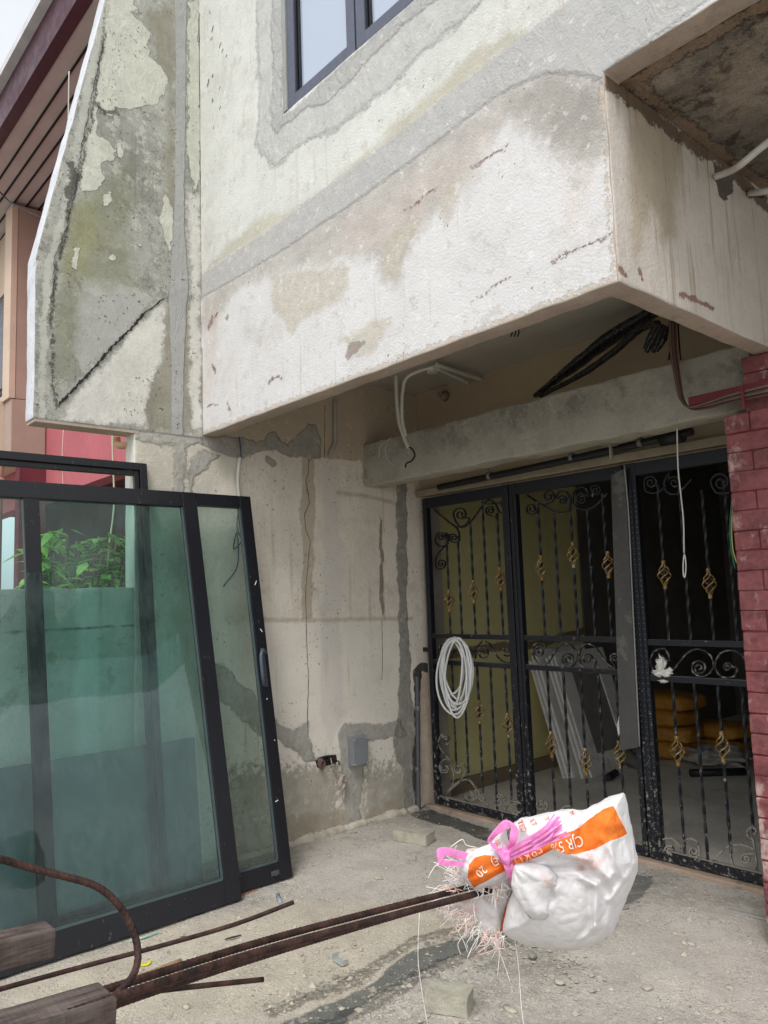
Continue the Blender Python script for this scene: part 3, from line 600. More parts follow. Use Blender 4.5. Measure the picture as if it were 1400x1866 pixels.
s.bsdf(col, .45, bump=nn, dist=.0008, spec=.4); M_grille = s.m
def dusty_iron():
    s = NT('worn_scroll_iron'); sx = s.n('ShaderNodeSeparateXYZ'); s.l(s.n('ShaderNodeNewGeometry').outputs['Position'], sx.inputs[0]); n = s.noise(30, 6, .75)
    d = s.mr(s.math('ADD', n, s.mr(sx.outputs[2], 1.7, .2, 0, .22, False)), .56, .74, 0, .75); s.bsdf(s.mix(d, lin(24, 25, 30), lin(164, 158, 146)), .5, bump=n, dist=.0008); return s.m
M_scroll = dusty_iron()
M_gold = simple('gold_painted_basket', lin(150, 118, 60), .5, .25, 40, .0006, metal=.3, dust=[(lin(196, 186, 166), .52, 30, .6)])
YB = YG
def P3(p, y=YB): return (p[0], y, p[1])
def bar(mbx, x, z0, z1, r=.0068, twist=True):
    # square bar, twisted
    n = max(2, int((z1-z0)/.009)); b0 = len(mbx.v)
    for i in range(n+1):
        z = z0+(z1-z0)*i/n; a0 = (i*.16 if twist else 0)+math.pi/4
        for k in range(4): mbx.v.append((x+r*1.3*math.cos(a0+k*math.pi/2), YB+r*1.3*math.sin(a0+k*math.pi/2), z))
    for i in range(n):
        for k in range(4):
            k2 = (k+1) % 4; mbx.f.append((b0+i*4+k, b0+i*4+k2, b0+i*4+4+k2, b0+i*4+4+k)); mbx.sm.append(False)
def basket(x, z, parent, h=.16, r=.035):
    m = MB()
    for k in range(4):
        pts = []
        for i in range(15):
            t = i/14; a = k*math.pi/2+t*math.pi*1.5; rr = .004+r*.88*math.sin(math.pi*t)**1.3; pts.append((x+rr*math.cos(a), YB+rr*math.sin(a), z+(t-.5)*h*.75))
        m.tube(pts, .0042, 6)
    for s_ in (-1, 1):
        m.tube([(x, YB, z+s_*h*.36), (x, YB, z+s_*h*.5)], .011, 8); m.tube([(x, YB, z+s_*h*.385), (x, YB, z+s_*h*.40)], .0135, 8)
    m.build('basket_twist', M_gold, parent)
def spiral(c, r, a0, turns, d, n=26, r1=.16):
    """px spiral starting on the outside at angle a0 (deg, y down)"""
    out = []
    for i in range(n+1):
        t = i/n; rr = r*(1-t*(1-r1)) ; a = R(a0)+d*turns*2*math.pi*t
        out.append((c[0]+rr*math.cos(a), c[1]+rr*math.sin(a)))
    return out
def scroll(parent, spiral_pts, tail=(), y=YB, wid=.012):
    pts = list(tail)+list(spiral_pts); W3 = [P3(g2(*p), y) for p in pts]
    W3 = smooth(W3, 2)
    m = MB(); m.ribbon(W3, .0085, (0, 1, 0), wid); m.build('scroll', M_scroll, parent)
def double(parent, c1, r1, a1, d1, c2, r2, a2, d2, mid=(), t1=1.6, t2=1.6):
    A = spiral(c1, r1, a1, t1, d1)[::-1]; B = spiral(c2, r2, a2, t2, d2)
    scroll(parent, list(mid)+B, A)
def leaf(name, label, x0, x1, top, railz, bars_up, bars_dn, bask, lw=.045, rw=.045, rails=True):
    t = empty(name, ((x0+x1)/2, YG, .02), label, 'grille gate', 'folding grille leaves across the porch')
    f = MB()
    f.box(x0, x0+lw, YG-.022, YG+.022, .03, top); f.box(x1-rw, x1, YG-.022, YG+.022, .03, top)
    f.box(x0+lw, x1-rw, YG-.020, YG+.020, .031, .085); f.box(x0+lw, x1-rw, YG-.020, YG+.020, top-.075, top-.002)
    f.build('frame', M_grille, t, bevel=.003)
    for z in railz:
        r = MB(); r.box(x0+lw, x1-rw, YG-.016, YG+.016, z-.016, z+.016); r.build('rail', M_grille, t, bevel=.002)
    for (px, py, ptop) in bars_up:
        x = g2(px, py)[0]; zt = g2(px, ptop)[1]; m = MB(); bar(m, x, railz[0]+.016, min(zt, top-.07)); m.build('bar', M_grille, t)
    for (px, py, pbot) in bars_dn:
        x = g2(px, py)[0]; zb = g2(px, pbot)[1]; m = MB(); bar(m, x, max(zb, .08), railz[1]-.016); m.build('bar', M_grille, t)
    for (px, py) in bask:
        p = g2(px, py); xs = [g2(b[0], b[1])[0] for b in bars_up+bars_dn]; x = min(xs, key=lambda q: abs(q-p[0])); basket(x, p[1], t)
    return t
c4 = lambda x, y: (760+x/3.333, 1140+y/3.333)
c3 = lambda x, y: (760+x/3.333, 840+y/3.333)
L1 = leaf('grille_gate', 'leftmost black scrolled grille leaf, by the cream wall, pale hose coil hung on it', -4.055, -3.245, 2.21, (1.205, 1.02),
  [(821.5, 1157, 969), (842.5, 1157, 975), (867, 1157, 951), (891, 1157, 912), (917.5, 1157, 933)],
  [(821.5, 1157, 1400), (842.5, 1157, 1425), (867, 1157, 1442), (891, 1157, 1475), (917.5, 1157, 1460)],
  [(817, 1095), (864, 1078), (914, 1055), (871, 1297), (922, 1321)], lw=.04, rw=.055)
# corner scrolls, leaf 1
scroll(L1, spiral(c3(265, 325), 13, 180, 1.6, 1), [c3(410, 250), c3(350, 340), c3(310, 385), c3(270, 405), c3(235, 365)])
scroll(L1, spiral(c3(270, 330), 13, 20, .1, 1), [c3(105, 295), c3(200, 375), c3(250, 402), c3(300, 385), c3(320, 350)])
scroll(L1, spiral(c3(445, 300), 9, 90, 1.7, 1), [c3(490, 330), c3(470, 345)])
scroll(L1, spiral(c3(530, 265), 9, 200, 1.6, 1), [c3(575, 290), c3(540, 315), c3(500, 310), c3(480, 265), c3(440, 235), c3(415, 262)])
scroll(L1, spiral(c3(222, 465), 8, 100, 1.6, 1), [c3(200, 375), c3(245, 410), c3(260, 460), c3(250, 495)])
scroll(L1, spiral(c3(145, 460), 8, 200, 1.6, 1), [c3(190, 440), c3(190, 480), c3(175, 515), c3(140, 520), c3(112, 490)])
scroll(L1, spiral(c3(148, 625), 9, 90, 1.5, -1), [c3(190, 500), c3(130, 560), c3(112, 620), c3(125, 655)])
double(L1, c4(165, 140), 12, 60, -1, c4(310, 165), 12, 240, -1, [c4(200, 195), c4(240, 140), c4(275, 100)])
double(L1, c4(400, 170), 13, 180, 1, c4(550, 145), 12, 120, -1, [c4(365, 140), c4(395, 97), c4(440, 110), c4(490, 190), c4(545, 228), c4(600, 205)])
scroll(L1, spiral(c4(300, 160), 14, 0, 1.6, 1), [c4(355, 200), c4(355, 150)])
# lower corner scrolls, leaf 1
scroll(L1, spiral(c4(180, 700), 9, 220, 1.5, 1), [c4(215, 830), c4(150, 760), c4(132, 700), c4(155, 660)])
scroll(L1, spiral(c4(172, 870), 9, 220, 1.6, -1), [c4(150, 1045), c4(215, 975), c4(225, 900), c4(205, 840), c4(180, 812), c4(150, 825), c4(138, 860), c4(150, 895)])
scroll(L1, spiral(c4(255, 875), 8, 300, 1.5, -1), [c4(215, 975), c4(270, 935), c4(300, 880), c4(285, 838)])
scroll(L1, spiral(c4(315, 1030), 12, 0, 1.7, 1), [c4(150, 1045), c4(270, 945), c4(320, 940), c4(360, 990), c4(440, 1100)])
scroll(L1, spiral(c4(320, 1030), 13, 0, 1.6, 1), [c4(355, 975)])
scroll(L1, spiral(c4(500, 1070), 10, 0, 1.6, -1), [c4(600, 1065), c4(560, 1075), c4(530, 1130), c4(490, 1140), c4(475, 1080), c4(500, 1020), c4(535, 1050)])
scroll(L1, spiral(c4(600, 1115), 10, 300, 1.7, 1), [c4(540, 1085), c4(575, 1060), c4(610, 1070)])
L2 = leaf('grille_gate', 'black scrolled grille leaf in the middle, standing in front of the grey door panels', -3.235, -2.395, 2.21, (1.205, 1.02),
  [(994, 1162, 918), (1023, 1163, 933), (1054, 1165, 900), (1085.5, 1166, 925), (1115.5, 1167, 897)],
  [(994, 1162, 1490), (1023, 1163, 1480), (1054, 1165, 1500), (1085.5, 1166, 1470), (1118, 1167, 1500)],
  [(987, 1035), (1048, 1011), (1111, 1029), (1002, 1356), (1062, 1387), (1128, 1375)], lw=.055, rw=.03)
scroll(L2, spiral(c3(695, 290), 11, 40, 1.6, 1), [c3(670, 212), c3(715, 235), c3(735, 270)])
scroll(L2, spiral(c3(800, 215), 12, 90, 1.7, -1), [c3(670, 205), c3(760, 265)])
scroll(L2, spiral(c3(885, 240), 9, 200, 1.6, 1), [c3(760, 265), c3(830, 305), c3(890, 312), c3(930, 285), c3(935, 235), c3(910, 190), c3(870, 185), c3(845, 215)])
scroll(L2, spiral(c3(1005, 230), 10, 270, 1.7, -1), [c3(1160, 195), c3(1100, 260), c3(1040, 295), c3(980, 290), c3(948, 250), c3(955, 190), c3(990, 160), c3(1030, 170), c3(1045, 215)])
scroll(L2, spiral(c3(1090, 180), 10, 210, 1.6, 1), [c3(1055, 200), c3(1075, 222)])
double(L2, c4(745, 160), 11, 300, -1, c4(920, 205), 11, 200, 1, [c4(790, 130), c4(740, 100), c4(700, 150), c4(740, 240), c4(800, 225), c4(850, 140), c4(910, 108), c4(965, 150), c4(975, 210), c4(930, 255), c4(890, 240)])
double(L2, c4(1035, 205), 10, 0, -1, c4(1205, 195), 9, 120, 1, [c4(1090, 215), c4(1060, 265), c4(1000, 240), c4(985, 170), c4(1020, 115), c4(1080, 125), c4(1140, 210), c4(1210, 270)])
scroll(L2, spiral(c4(755, 1095), 11, 40, 1.7, -1), [c4(800, 1100), c4(775, 1060)])
scroll(L2, spiral(c4(920, 1130), 11, 240, 1.6, 1), [c4(860, 1140), c4(890, 1105)])
c6 = lambda x, y: (1100+x/3.11, 1140+y/3.11)
c5 = lambda x, y: (1100+x/3.733, 740+y/3.733)
L3 = leaf('grille_gate', 'rightmost black scrolled grille leaf by the brick pillar, white paste stuck on its scroll', -2.385, -1.60, 2.21, (1.195, 1.0),
  [(1220, 1170, 872), (1260, 1172, 870), (1302, 1174, 890), (1345, 1176, 870)],
  [(1220, 1170, 1552), (1260, 1172, 1580), (1302, 1174, 1548), (1345, 1176, 1510)],
  [(1212, 1047), (1296, 1063), (1230, 1368), (1312, 1360)], lw=.075, rw=.05)
double(L3, c6(325, 200), 9, 300, -1, c6(545, 240), 13, 260, 1, [c6(380, 200), c6(350, 130), c6(285, 150), c6(270, 230), c6(330, 285), c6(400, 250), c6(470, 160), c6(540, 132), c6(610, 170), c6(625, 240), c6(570, 290), c6(510, 265), c6(510, 215)])
double(L3, c6(705, 235), 9, 0, -1, c6(860, 230), 9, 120, 1, [c6(760, 240), c6(740, 290), c6(670, 290), c6(635, 230), c6(660, 160), c6(720, 140), c6(780, 160), c6(830, 230)])
scroll(L3, spiral(c6(375, 1280), 11, 300, 1.6, -1), [c6(560, 1360), c6(500, 1350), c6(440, 1260), c6(390, 1205), c6(330, 1215), c6(312, 1260), c6(350, 1310), c6(400, 1300)])
scroll(L3, spiral(c6(515, 1280), 11, 20, 1.6, 1), [c6(440, 1265), c6(470, 1210), c6(530, 1220)])
scroll(L3, spiral(c6(810, 1320), 10, 300, 1.6, -1), [c6(560, 1360), c6(640, 1310), c6(700, 1255), c6(790, 1240), c6(870, 1280)])
scroll(L3, spiral(c6(850, 1170), 14, 90, 1.0, 1), [c6(730, 1240), c6(720, 1300), c6(760, 1400), c6(870, 1430)])
scroll(L3, spiral(c5(325, 520), 12, 200, 1.6, 1), [c5(430, 540), c5(370, 590), c5(290, 580)])
scroll(L3, spiral(c5(485, 520), 12, 180, 1.6, 1), [c5(600, 500), c5(500, 600), c5(430, 580), c5(415, 520), c5(450, 455)])
scroll(L3, spiral(c5(800, 520), 18, 180, 1.5, 1), [c5(860, 590), c5(770, 590)])
# perforated strip on the meeting stile and latch plates
m = MB(); m.box(-2.36, -2.335, YG-.027, YG-.022, .1, 2.1)
mo_ = m.build('perforated_strip', M_grille, L3)
m = MB()
for x in (-2.375, -2.347, -2.318):
    for k in range(62): m.tube([(x, YG-.0275, .22+k*.03), (x, YG-.0235, .22+k*.03)], .003, 6)
m.build('rivets', simple('rivet_steel', lin(110, 120, 136), .4, metal=.5), L3)
m = MB(); m.box(-3.22, -3.205, YG-.026, YG-.022, .1, 2.1); m.build('meeting_strip', M_grille, L2)
m = MB()
for k in range(60): m.tube([(-3.212, YG-.0275, .22+k*.03), (-3.212, YG-.0265, .22+k*.03)], .0025, 6)
m.build('rivets', simple('rivet_steel_dim', lin(90, 96, 104), .4, metal=.5), L2)
m = MB(); m.box(-4.12, -4.05, YG-.012, YG+.012, 1.09, 1.12); m.build('hinge_bracket', M_grille, L1)
# paste wads
M_wad = simple('white_paste', lin(226, 224, 216), .7, .08, 30, .003)
def blob(name, c, r, mat, parent, seed=0, sq=(1, 1, 1), sub=3, amp=.35, fr=2.2):
    bm = bmesh.new(); bmesh.ops.create_icosphere(bm, subdivisions=sub, radius=1)
    for v in bm.verts:
        n = 1+amp*mnoise.noise(v.co*fr+Vector((seed*3.1, seed, 0)))+amp*.4*mnoise.noise(v.co*fr*3+Vector((seed, 2, 1)))
        v.co = Vector((v.co.x*sq[0], v.co.y*sq[1], v.co.z*sq[2]))*r*n+Vector(c)
    me = bpy.data.meshes.new(name); bm.to_mesh(me); bm.free(); me.polygons.foreach_set('use_smooth', [True]*len(me.polygons))
    return link_mesh(name, me, mat, parent)
for i, (x, y, r, q) in enumerate([(1207, 1210, .032, (.8, .6, 1.3)), (1208, 1226, .04, (1.4, .6, .5)), (1222, 1222, .018, (1, .7, .9)), (1212, 1241, .022, (1.2, .7, .4))]):
    p = g2(x, y); blob('paste_wad', (p[0], YG-.01, p[1]), r, M_wad, L3, i, q, amp=.8)
p = g2(1131, 1325); blob('paste_wad', (p[0], YG-.01, p[1]), .02, M_wad, L2, 9, (.6, .6, 2.4), amp=.7)

# grey board upright in front of the middle leaf
M_gboard = simple('grey_dusty_board', lin(80, 79, 77), .8, .12, 5, .001, dust=[(lin(120, 118, 112), .55, 6, .5)])
m = MB(); yb = YG-.05
A = [on(1113, 866, 1, yb), on(1139, 853, 1, yb), on(1164, 1362, 1, yb), on(1130, 1368, 1, yb)]
m.quad_box([A[3], A[2], A[2]+np.array([0, .02, 0]), A[3]+np.array([0, .02, 0]), A[0], A[1], A[1]+np.array([0, .02, 0]), A[0]+np.array([0, .02, 0])])
bd = m.build('board', M_gboard, None, base=tuple(A[3]), bevel=.003)
tag(bd, 'narrow grey dusty board fixed upright between the middle and right grille leaves', 'board')
m = MB(); m.tube(smooth([on(1138, 848, 1, yb-.006), on(1146, 940, 1, yb-.006), on(1154, 1110, 1, yb-.006), on(1166, 1360, 1, yb-.006)], 8), .004, 6)
tag(m.build('electric_cable', simple('grey_cable', lin(150, 150, 146), .5), None, base=tuple(A[2])), 'thin grey cable running down the edge of the grey upright board', 'cable')

# hose coil
M_hose = simple('translucent_hose', lin(222, 224, 222), .35, .06, 12, .0003, spec=.5)
hc = empty('hose_coil', tuple(on(830, 1230, 1, YG-.05)), 'pale grey plastic hose coiled and hung from the left grille leaf', 'hose')
m = MB(); pts = []
for k in range(9*28+1):
    t = k/28*2*math.pi; lp = k//28
    cx = 829+[0, 4, -3, 6, -5, 2, 5, -2, 3][lp % 9]; rx = [27, 22, 29, 24, 20, 30, 26, 18, 28][lp % 9]*.95; ry = [62, 55, 68, 60, 50, 66, 72, 58, 64][lp % 9]
    cy = 1168+ry+[0, 2, 4, 1, 3, 0, 2, 5, 1][lp % 9]-6
    x = cx+rx*math.sin(t)+ (3*math.sin(2*t+lp)); y = cy-ry*math.cos(t)
    pts.append(on(x, y, 1, YG-.035-.009*(lp % 4)-.012*(1+math.cos(t))))
m.tube(smooth(pts, 2), .0076, 7); m.build('coiled_tube', M_hose, hc)

# ================================================================== INTERIOR THINGS
M_door = simple('grey_primed_door', lin(222, 220, 214), .6, .06, 3, .0008, dust=[(lin(150, 146, 138), .55, 5, .4)])
th = .30; dz = np.array([0, 0, 1.]);
P0 = on(1078, 1418, 2, 0.004)
lean_d = np.array([-math.sin(th), 0, math.cos(th)]); nr = np.array([math.cos(th), 0, math.sin(th)]); ey = np.array([0, 1, 0])
for k in range(6):
    H = [1.02, 1.0, .98, 1.05, 1.0, .96][k]; Wd = [.72, .7, .74, .7, .72, .7][k]
    base = P0+np.array([-.021*k-(.05 if k > 2 else 0), -.03*k, 0]); t = empty('cabinet_door', tuple(base),
        ['grey framed door panel leaning indoors, frontmost of the stack', 'grey door panel second in the leaning stack indoors', 'grey door panel third in the leaning stack indoors', 'grey door panel fourth in the leaning stack indoors', 'grey door panel fifth in the leaning stack indoors', 'grey door panel rearmost in the leaning stack, against the yellow wall'][k], 'door panel', 'grey door panels leaning on the yellow wall')
    m = MB(); fw = .165
    def pc(u, v, w): return base+ey*u+lean_d*v+nr*w
    m.obox(pc(Wd/2, H/2, -.009), ey, lean_d, nr, Wd/2-.002, H/2-.002, .005); m.build('panel', M_door if k else simple('door_recess_grey', lin(128, 126, 122), .7), t)
    m = MB()
    m.obox(pc(fw/2, H/2, 0), ey, lean_d, nr, fw/2, H/2, .008); m.obox(pc(Wd-fw/2, H/2, 0), ey, lean_d, nr, fw/2, H/2, .008)
    m.obox(pc(Wd/2, fw/2, 0), ey, lean_d, nr, Wd/2-fw, fw/2, .0078); m.obox(pc(Wd/2, H-fw/2, 0), ey, lean_d, nr, Wd/2-fw, fw/2, .0078)
    m.build('rail_frame', M_door, t, bevel=.002)
M_obag = simple('orange_plastic_bag', lin(160, 112, 40), .5, .2, 6, .010, dust=[(lin(180, 150, 110), .58, 9, .4)])
def bag(px, py, w, d, h, z, rot, label):
    p = on(px, py, 2, z); c = np.array([p[0], p[1], z+h/2]); bm = bmesh.new(); bmesh.ops.create_cube(bm, size=1); bmesh.ops.subdivide_edges(bm, edges=bm.edges, cuts=7, use_grid_fill=True)
    for v in bm.verts:
        q = v.co*2; k = 1-.14*(q.x**2*q.y**2)-.1*(q.x**6+q.y**6)*.3
        zz = q.z*(1-.45*max(abs(q.x), abs(q.y))**4)
        n = mnoise.noise(Vector((q.x*1.4, q.y*1.4, q.z*1.4+z*9+px)))
        co = Vector((q.x*w/2*k, q.y*d/2*k, zz*h/2*(1+.25*n))); co.x += n*.015
        v.co = Matrix.Rotation(rot, 4, 'Z') @ co + Vector(c)
    me = bpy.data.meshes.new('cement_bag'); bm.to_mesh(me); bm.free(); me.polygons.foreach_set('use_smooth', [True]*len(me.polygons))
    o = link_mesh('cement_bag', me, M_obag, None, base=(c[0], c[1], z)); tag(o, label, 'bag', 'orange bags stacked in the dark room')
bp = on(1215, 1378, 2, 0)
for k in range(4):
    bag(1215, 1375, .62, .42, .15, .0+k*.135, rng.uniform(-.2, .2), ['orange bag at the bottom of the taller stack in the dark room', 'orange bag second from the bottom of the taller stack indoors', 'orange bag third from the bottom of the taller stack indoors', 'orange bag on top of the taller stack in the dark room'][k]) if False else None
def bag3(X, Y, z, w, d, h, rot, label):
    # place by metres: reuse bag() through its projection-free core
    bm = bmesh.new(); bmesh.ops.create_cube(bm, size=1); bmesh.ops.subdivide_edges(bm, edges=bm.edges, cuts=7, use_grid_fill=True)
    for v in bm.verts:
        q = v.co*2; k = 1-.12*(q.x**2*q.y**2)
        zz = q.z*(1-.5*max(abs(q.x), abs(q.y))**4); n = mnoise.noise(Vector((q.x*1.4, q.y*1.4, q.z*1.4+z*9+X*5)))
        v.co = Matrix.Rotation(rot, 4, 'Z') @ Vector((q.x*w/2*k+n*.015, q.y*d/2*k, zz*h/2*(1+.2*n))) + Vector((X, Y, z+h/2))
    me = bpy.data.meshes.new('cement_bag'); bm.to_mesh(me); bm.free(); me.polygons.foreach_set('use_smooth', [True]*len(me.polygons))
    o = link_mesh('cement_bag', me, M_obag, None, base=(X, Y, z)); tag(o, label, 'bag', 'orange bags stacked in the dark room')
bx, by = bp[0], bp[1]
for k, lb in enumerate(['orange bag at the bottom of the taller stack in the dark room', 'orange bag second from the bottom of the taller stack indoors', 'orange bag third from the bottom of the taller stack indoors', 'orange bag on top of the taller stack in the dark room']):
    bag3(bx+rng.uniform(-.03, .03), by+rng.uniform(-.03, .03), k*.135+.005, .62, .45, .16, rng.uniform(-.15, .15), lb)
bq = on(1300, 1372, 2, 0)
bag3(bq[0], bq[1], .005, .6, .42, .15, .2, 'orange bag at the bottom of the low stack near the pillar'); bag3(bq[0]+.05, bq[1], .145, .58, .4, .14, -.1, 'orange bag on top of the low stack near the pillar')
M_pvc = simple('black_pipe', lin(30, 32, 34), .5, .1)
def rod(name, pts, r, mat, label, cat, n=10, group=None, sm=6):
    m = MB(); m.tube(smooth(pts, sm) if len(pts) > 2 else pts, r, n); o = m.build(name, mat, None, base=tuple(pts[0])); return tag(o, label, cat, group)
rod('drain_pipe', [on(1258, 1409, 2, .035), on(1358, 1406, 2, .035)], .03, M_pvc, 'straight black pipe lying on the floor behind the right grille leaf', 'pipe')
rod('pipe_offcut', [on(1107, 1418, 2, .03), on(1122, 1408, 2, .03)], .028, M_pvc, 'short dark pipe offcut on the floor below the door panels', 'pipe')

for k, (x, col_) in enumerate(((1337, lin(196, 196, 120)), (1334, lin(60, 130, 90)))):
    rod('electric_cable', [on(x, 912, 1, 3.60), on(x-3, 960, 1, 3.60), on(x-1, 1000, 1, 3.60), on(x+6, 1026+k*10, 1, 3.60)], .003, simple('thin_wire', col_, .5), ['thin yellow wire hanging beside the brick pillar edge', 'thin green wire hanging beside the brick pillar edge'][k], 'wire')
tp = on(1318, 1392, 2, 0); tag(blob('plastic_sheet', (tp[0], tp[1]-.1, .07), .17, simple('grey_sheet', lin(150, 148, 142), .5, .1, 8, .004), None, 5, (1.5, .9, .45), 4, .8, 1.8), 'crumpled grey plastic sheet on the floor in front of the low orange bags', 'sheet')
tp = on(1200, 1385, 2, 0); tag(blob('plastic_sheet', (tp[0]-.1, tp[1]-.35, .09), .17, simple('dark_sheet', lin(96, 94, 90), .6, .1, 8, .004), None, 8, (.9, .9, .9), 4, .7, 1.8), 'dark crumpled sheet beside the taller stack of orange bags', 'sheet')

# ================================================================== WINDOW PANELS LEANING ON THE WALL
s = NT('black_aluminium'); n = s.noise(60, 6, .75, v=s.vec(sc=(1, 1, .3)))
col = s.mix(s.mr(n, .62, .70, 0, .5), s.mix(s.noise(4, 3), lin(12, 13, 18), lin(25, 27, 34)), lin(130, 132, 134)); s.bsdf(col, .42, bump=n, dist=.0004, spec=.45); M_blk = s.m
M_glassA = glass_mat('green_tint_glass', (.62, .85, .82, 1), .05, lin(175, 200, 196))
M_glassB = glass_mat('pale_green_glass', (.76, .91, .86, 1), .07, lin(175, 190, 184))
def panel(name, label, xb, lean, y0, y1, H, fw, th, glass, group, inner=0, extra=None):
    t = empty(name, (xb, (y0+y1)/2, 0), label, 'glazed frame', group)
    up = np.array([-math.sin(lean), 0, math.cos(lean)]); nr = np.array([math.cos(lean), 0, math.sin(lean)]); e = np.array([0, 1., 0]); O = np.array([xb, y0, 0.004+ th*math.sin(lean)])
    pc = lambda u, v, w: O+e*u+up*v+nr*w
    Wd = y1-y0; m = MB()
    m.obox(pc(fw/2, H/2, -th/2), e, up, nr, fw/2, H/2, th/2); m.obox(pc(Wd-fw/2, H/2, -th/2), e, up, nr, fw/2, H/2, th/2)
    bw = fw*1.25
    m.obox(pc(Wd/2, bw/2, -th/2), e, up, nr, Wd/2-fw, bw/2, th/2-.0008); m.obox(pc(Wd/2, H-fw/2, -th/2), e, up, nr, Wd/2-fw, fw/2, th/2-.0008)
    m.build('frame', M_blk, t, bevel=.0025)
    if inner:
        m = MB(); i = fw; w2 = inner
        for a in range(2):
            m.obox(pc(i+w2/2, H/2, -th*.5), e, up, nr, w2/2*.8, H/2-i, th*.25); m.obox(pc(Wd-i-w2/2, H/2, -th*.5), e, up, nr, w2/2*.8, H/2-i, th*.25)
            m.obox(pc(Wd/2, H-i-w2/2, -th*.5), e, up, nr, Wd/2-i-w2, w2/2*.8, th*.249); m.obox(pc(Wd/2, i+w2/2, -th*.5), e, up, nr, Wd/2-i-w2, w2/2*.8, th*.249); i += w2*1.2
            break
        m.build('inner_track', M_blk, t, bevel=.002)
    if glass:
        g_ = MB(); g_.v += [tuple(pc(fw-.005, bw-.005, -th*.5)), tuple(pc(Wd-fw+.005, bw-.005, -th*.5)), tuple(pc(Wd-fw+.005, H-fw+.005, -th*.5)), tuple(pc(fw-.005, H-fw+.005, -th*.5))]; g_.f.append((0, 1, 2, 3)); g_.sm.append(False)
        g_.build('glass_pane', glass, t)
        gk = MB(); gk.obox(pc(Wd/2, bw+.006, -th*.5), e, up, nr, Wd/2-fw, .006, th*.3); gk.obox(pc(Wd-fw-.004, H/2, -th*.5), e, up, nr, .004, H/2-fw, th*.3)
        gk.build('gasket', simple('rubber_gasket', lin(70, 84, 84), .6), t)
    if extra: extra(t, pc, Wd, H)
    return t
grp = 'window panels leaning on the party wall'
def exB(t, pc, Wd, H):
    m = MB(); h0 = H*.56
    m.tube(smooth([pc(Wd-.02, h0, .004), pc(Wd-.045, h0+.012, .02), pc(Wd-.066, h0-.02, .03), pc(Wd-.07, h0-.08, .032), pc(Wd-.066, h0-.14, .025), pc(Wd-.05, h0-.18, .004)], 6), .012, 8)
    m.obox(pc(Wd-.036, h0-.08, .002), (0, 1, 0), pc(0, 1, 0)-pc(0, 0, 0), pc(0, 0, 1)-pc(0, 0, 0), .012, .11, .003); m.build('handle', simple('worn_handle', lin(70, 76, 86), .35), t, bevel=.002)
    m = MB(); m.tube([pc(Wd-.11, .045, .0), pc(Wd-.11, .045, .012)], .014, 14); m.obox(pc(Wd-.11, .045, .003), (0, 1, 0), pc(0, 1, 0)-pc(0, 0, 0), pc(0, 0, 1)-pc(0, 0, 0), .024, .012, .003); m.build('roller_cover', simple('worn_metal', lin(70, 74, 78), .5), t)
    m = MB()
    for (u, v, l, a) in ((.03, 1.62, .03, .5), (.028, 1.34, .022, -.6), (.04, .95, .008, .2), (.02, .72, .006, 1), (.05, .40, .02, 1.3)):
        m.obox(pc(Wd-u, v, .0008), pc(math.sin(a), math.cos(a), 0)-pc(0, 0, 0), pc(math.cos(a), -math.sin(a), 0)-pc(0, 0, 0), pc(0, 0, 1)-pc(0, 0, 0), l/2, .0022, .0006)
    m.build('paint_drips', M_wad, t)
PA = panel('glazed_panel', 'large green glazed black frame in front, nearest of the leaning frames', -3.558, .212, .42, 2.092, 2.17, .088, .036, M_glassA, grp)
PB = panel('glazed_panel', 'narrower glazed black frame with handle, leaning behind the large green one', -3.64, .175, 1.15, 2.455, 2.155, .075, .034, M_glassB, grp, extra=exB)
PCp = panel('window_frame', 'tallest black frame with grooved rails, rearmost of the leaning frames', -3.83, .118, .30, 1.835, 2.30, .042, .05, None, grp, inner=.034)
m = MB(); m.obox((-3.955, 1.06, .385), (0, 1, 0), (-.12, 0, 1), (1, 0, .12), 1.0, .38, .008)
tag(m.build('board', simple('dark_reflection_board', lin(116, 132, 134), .7, .1), None, base=(-3.95, 1.3, 0)), 'low dark board added behind the large green glass for its dark lower reflection', 'board')  # added board: stands in for the dark reflection low in the glass

# ================================================================== LOW BOUNDARY WALL, PLANTS, NEIGHBOUR
M_low = plaster('boundary_wall_paint', lin(206, 206, 192), var=.1, nscale=2, blotch=[(lin(140, 140, 126), .56, 4, .6)], streak=[(lin(130, 130, 116), 18, .56, .5)])
lw_ = surface('boundary_wall', 0, XW-.002, 1, [(-3.0, 1.774, 0, 1.60)], .03, .14, {'rp': [('P', [(138, 1000), (176, 1000), (188, 1700), (146, 1700)])], 'hl': [('L', [(-60, 1152), (60, 1152), (120, 1148), (250, 1140)], .007), ('L', [(-60, 1172), (60, 1168), (150, 1165), (250, 1158)], .004)]}, [plaster('boundary_wall_paint', lin(206, 208, 198), [('rp', lin(230, 232, 226), .02, .01, 8, .9, .04, 0), ('hl', lin(110, 112, 104), .006, .006, 20, .8, .2, -.002)], var=.1, nscale=2, blotch=[(lin(150, 150, 138), .56, 4, .6)], streak=[(lin(140, 140, 128), 18, .56, .5)])]*2, None, base=(XW, 0, 0)); tag(lw_, 'pale rendered boundary wall behind the leaning glass, green shrub rising above it', 'wall')  # pale upright band: pillar's reflection in the glass, painted into the wall colour
def leaf_mat(name, a, b):
    s = NT(name); oi = s.noise(9, 2); col = s.mix(s.mr(oi, .35, .65), a, b)
    bs = s.bsdf(col, .45, spec=.4); 
    tr = s.n('ShaderNodeBsdfTranslucent'); s.l(col, tr.inputs[0]); mxn = s.n('ShaderNodeMixShader'); mxn.inputs[0].default_value = .35; s.l(bs.outputs[0], mxn.inputs[1]); s.l(tr.outputs[0], mxn.inputs[2]); s.l(mxn.outputs[0], s.out.inputs[0]); return s.m
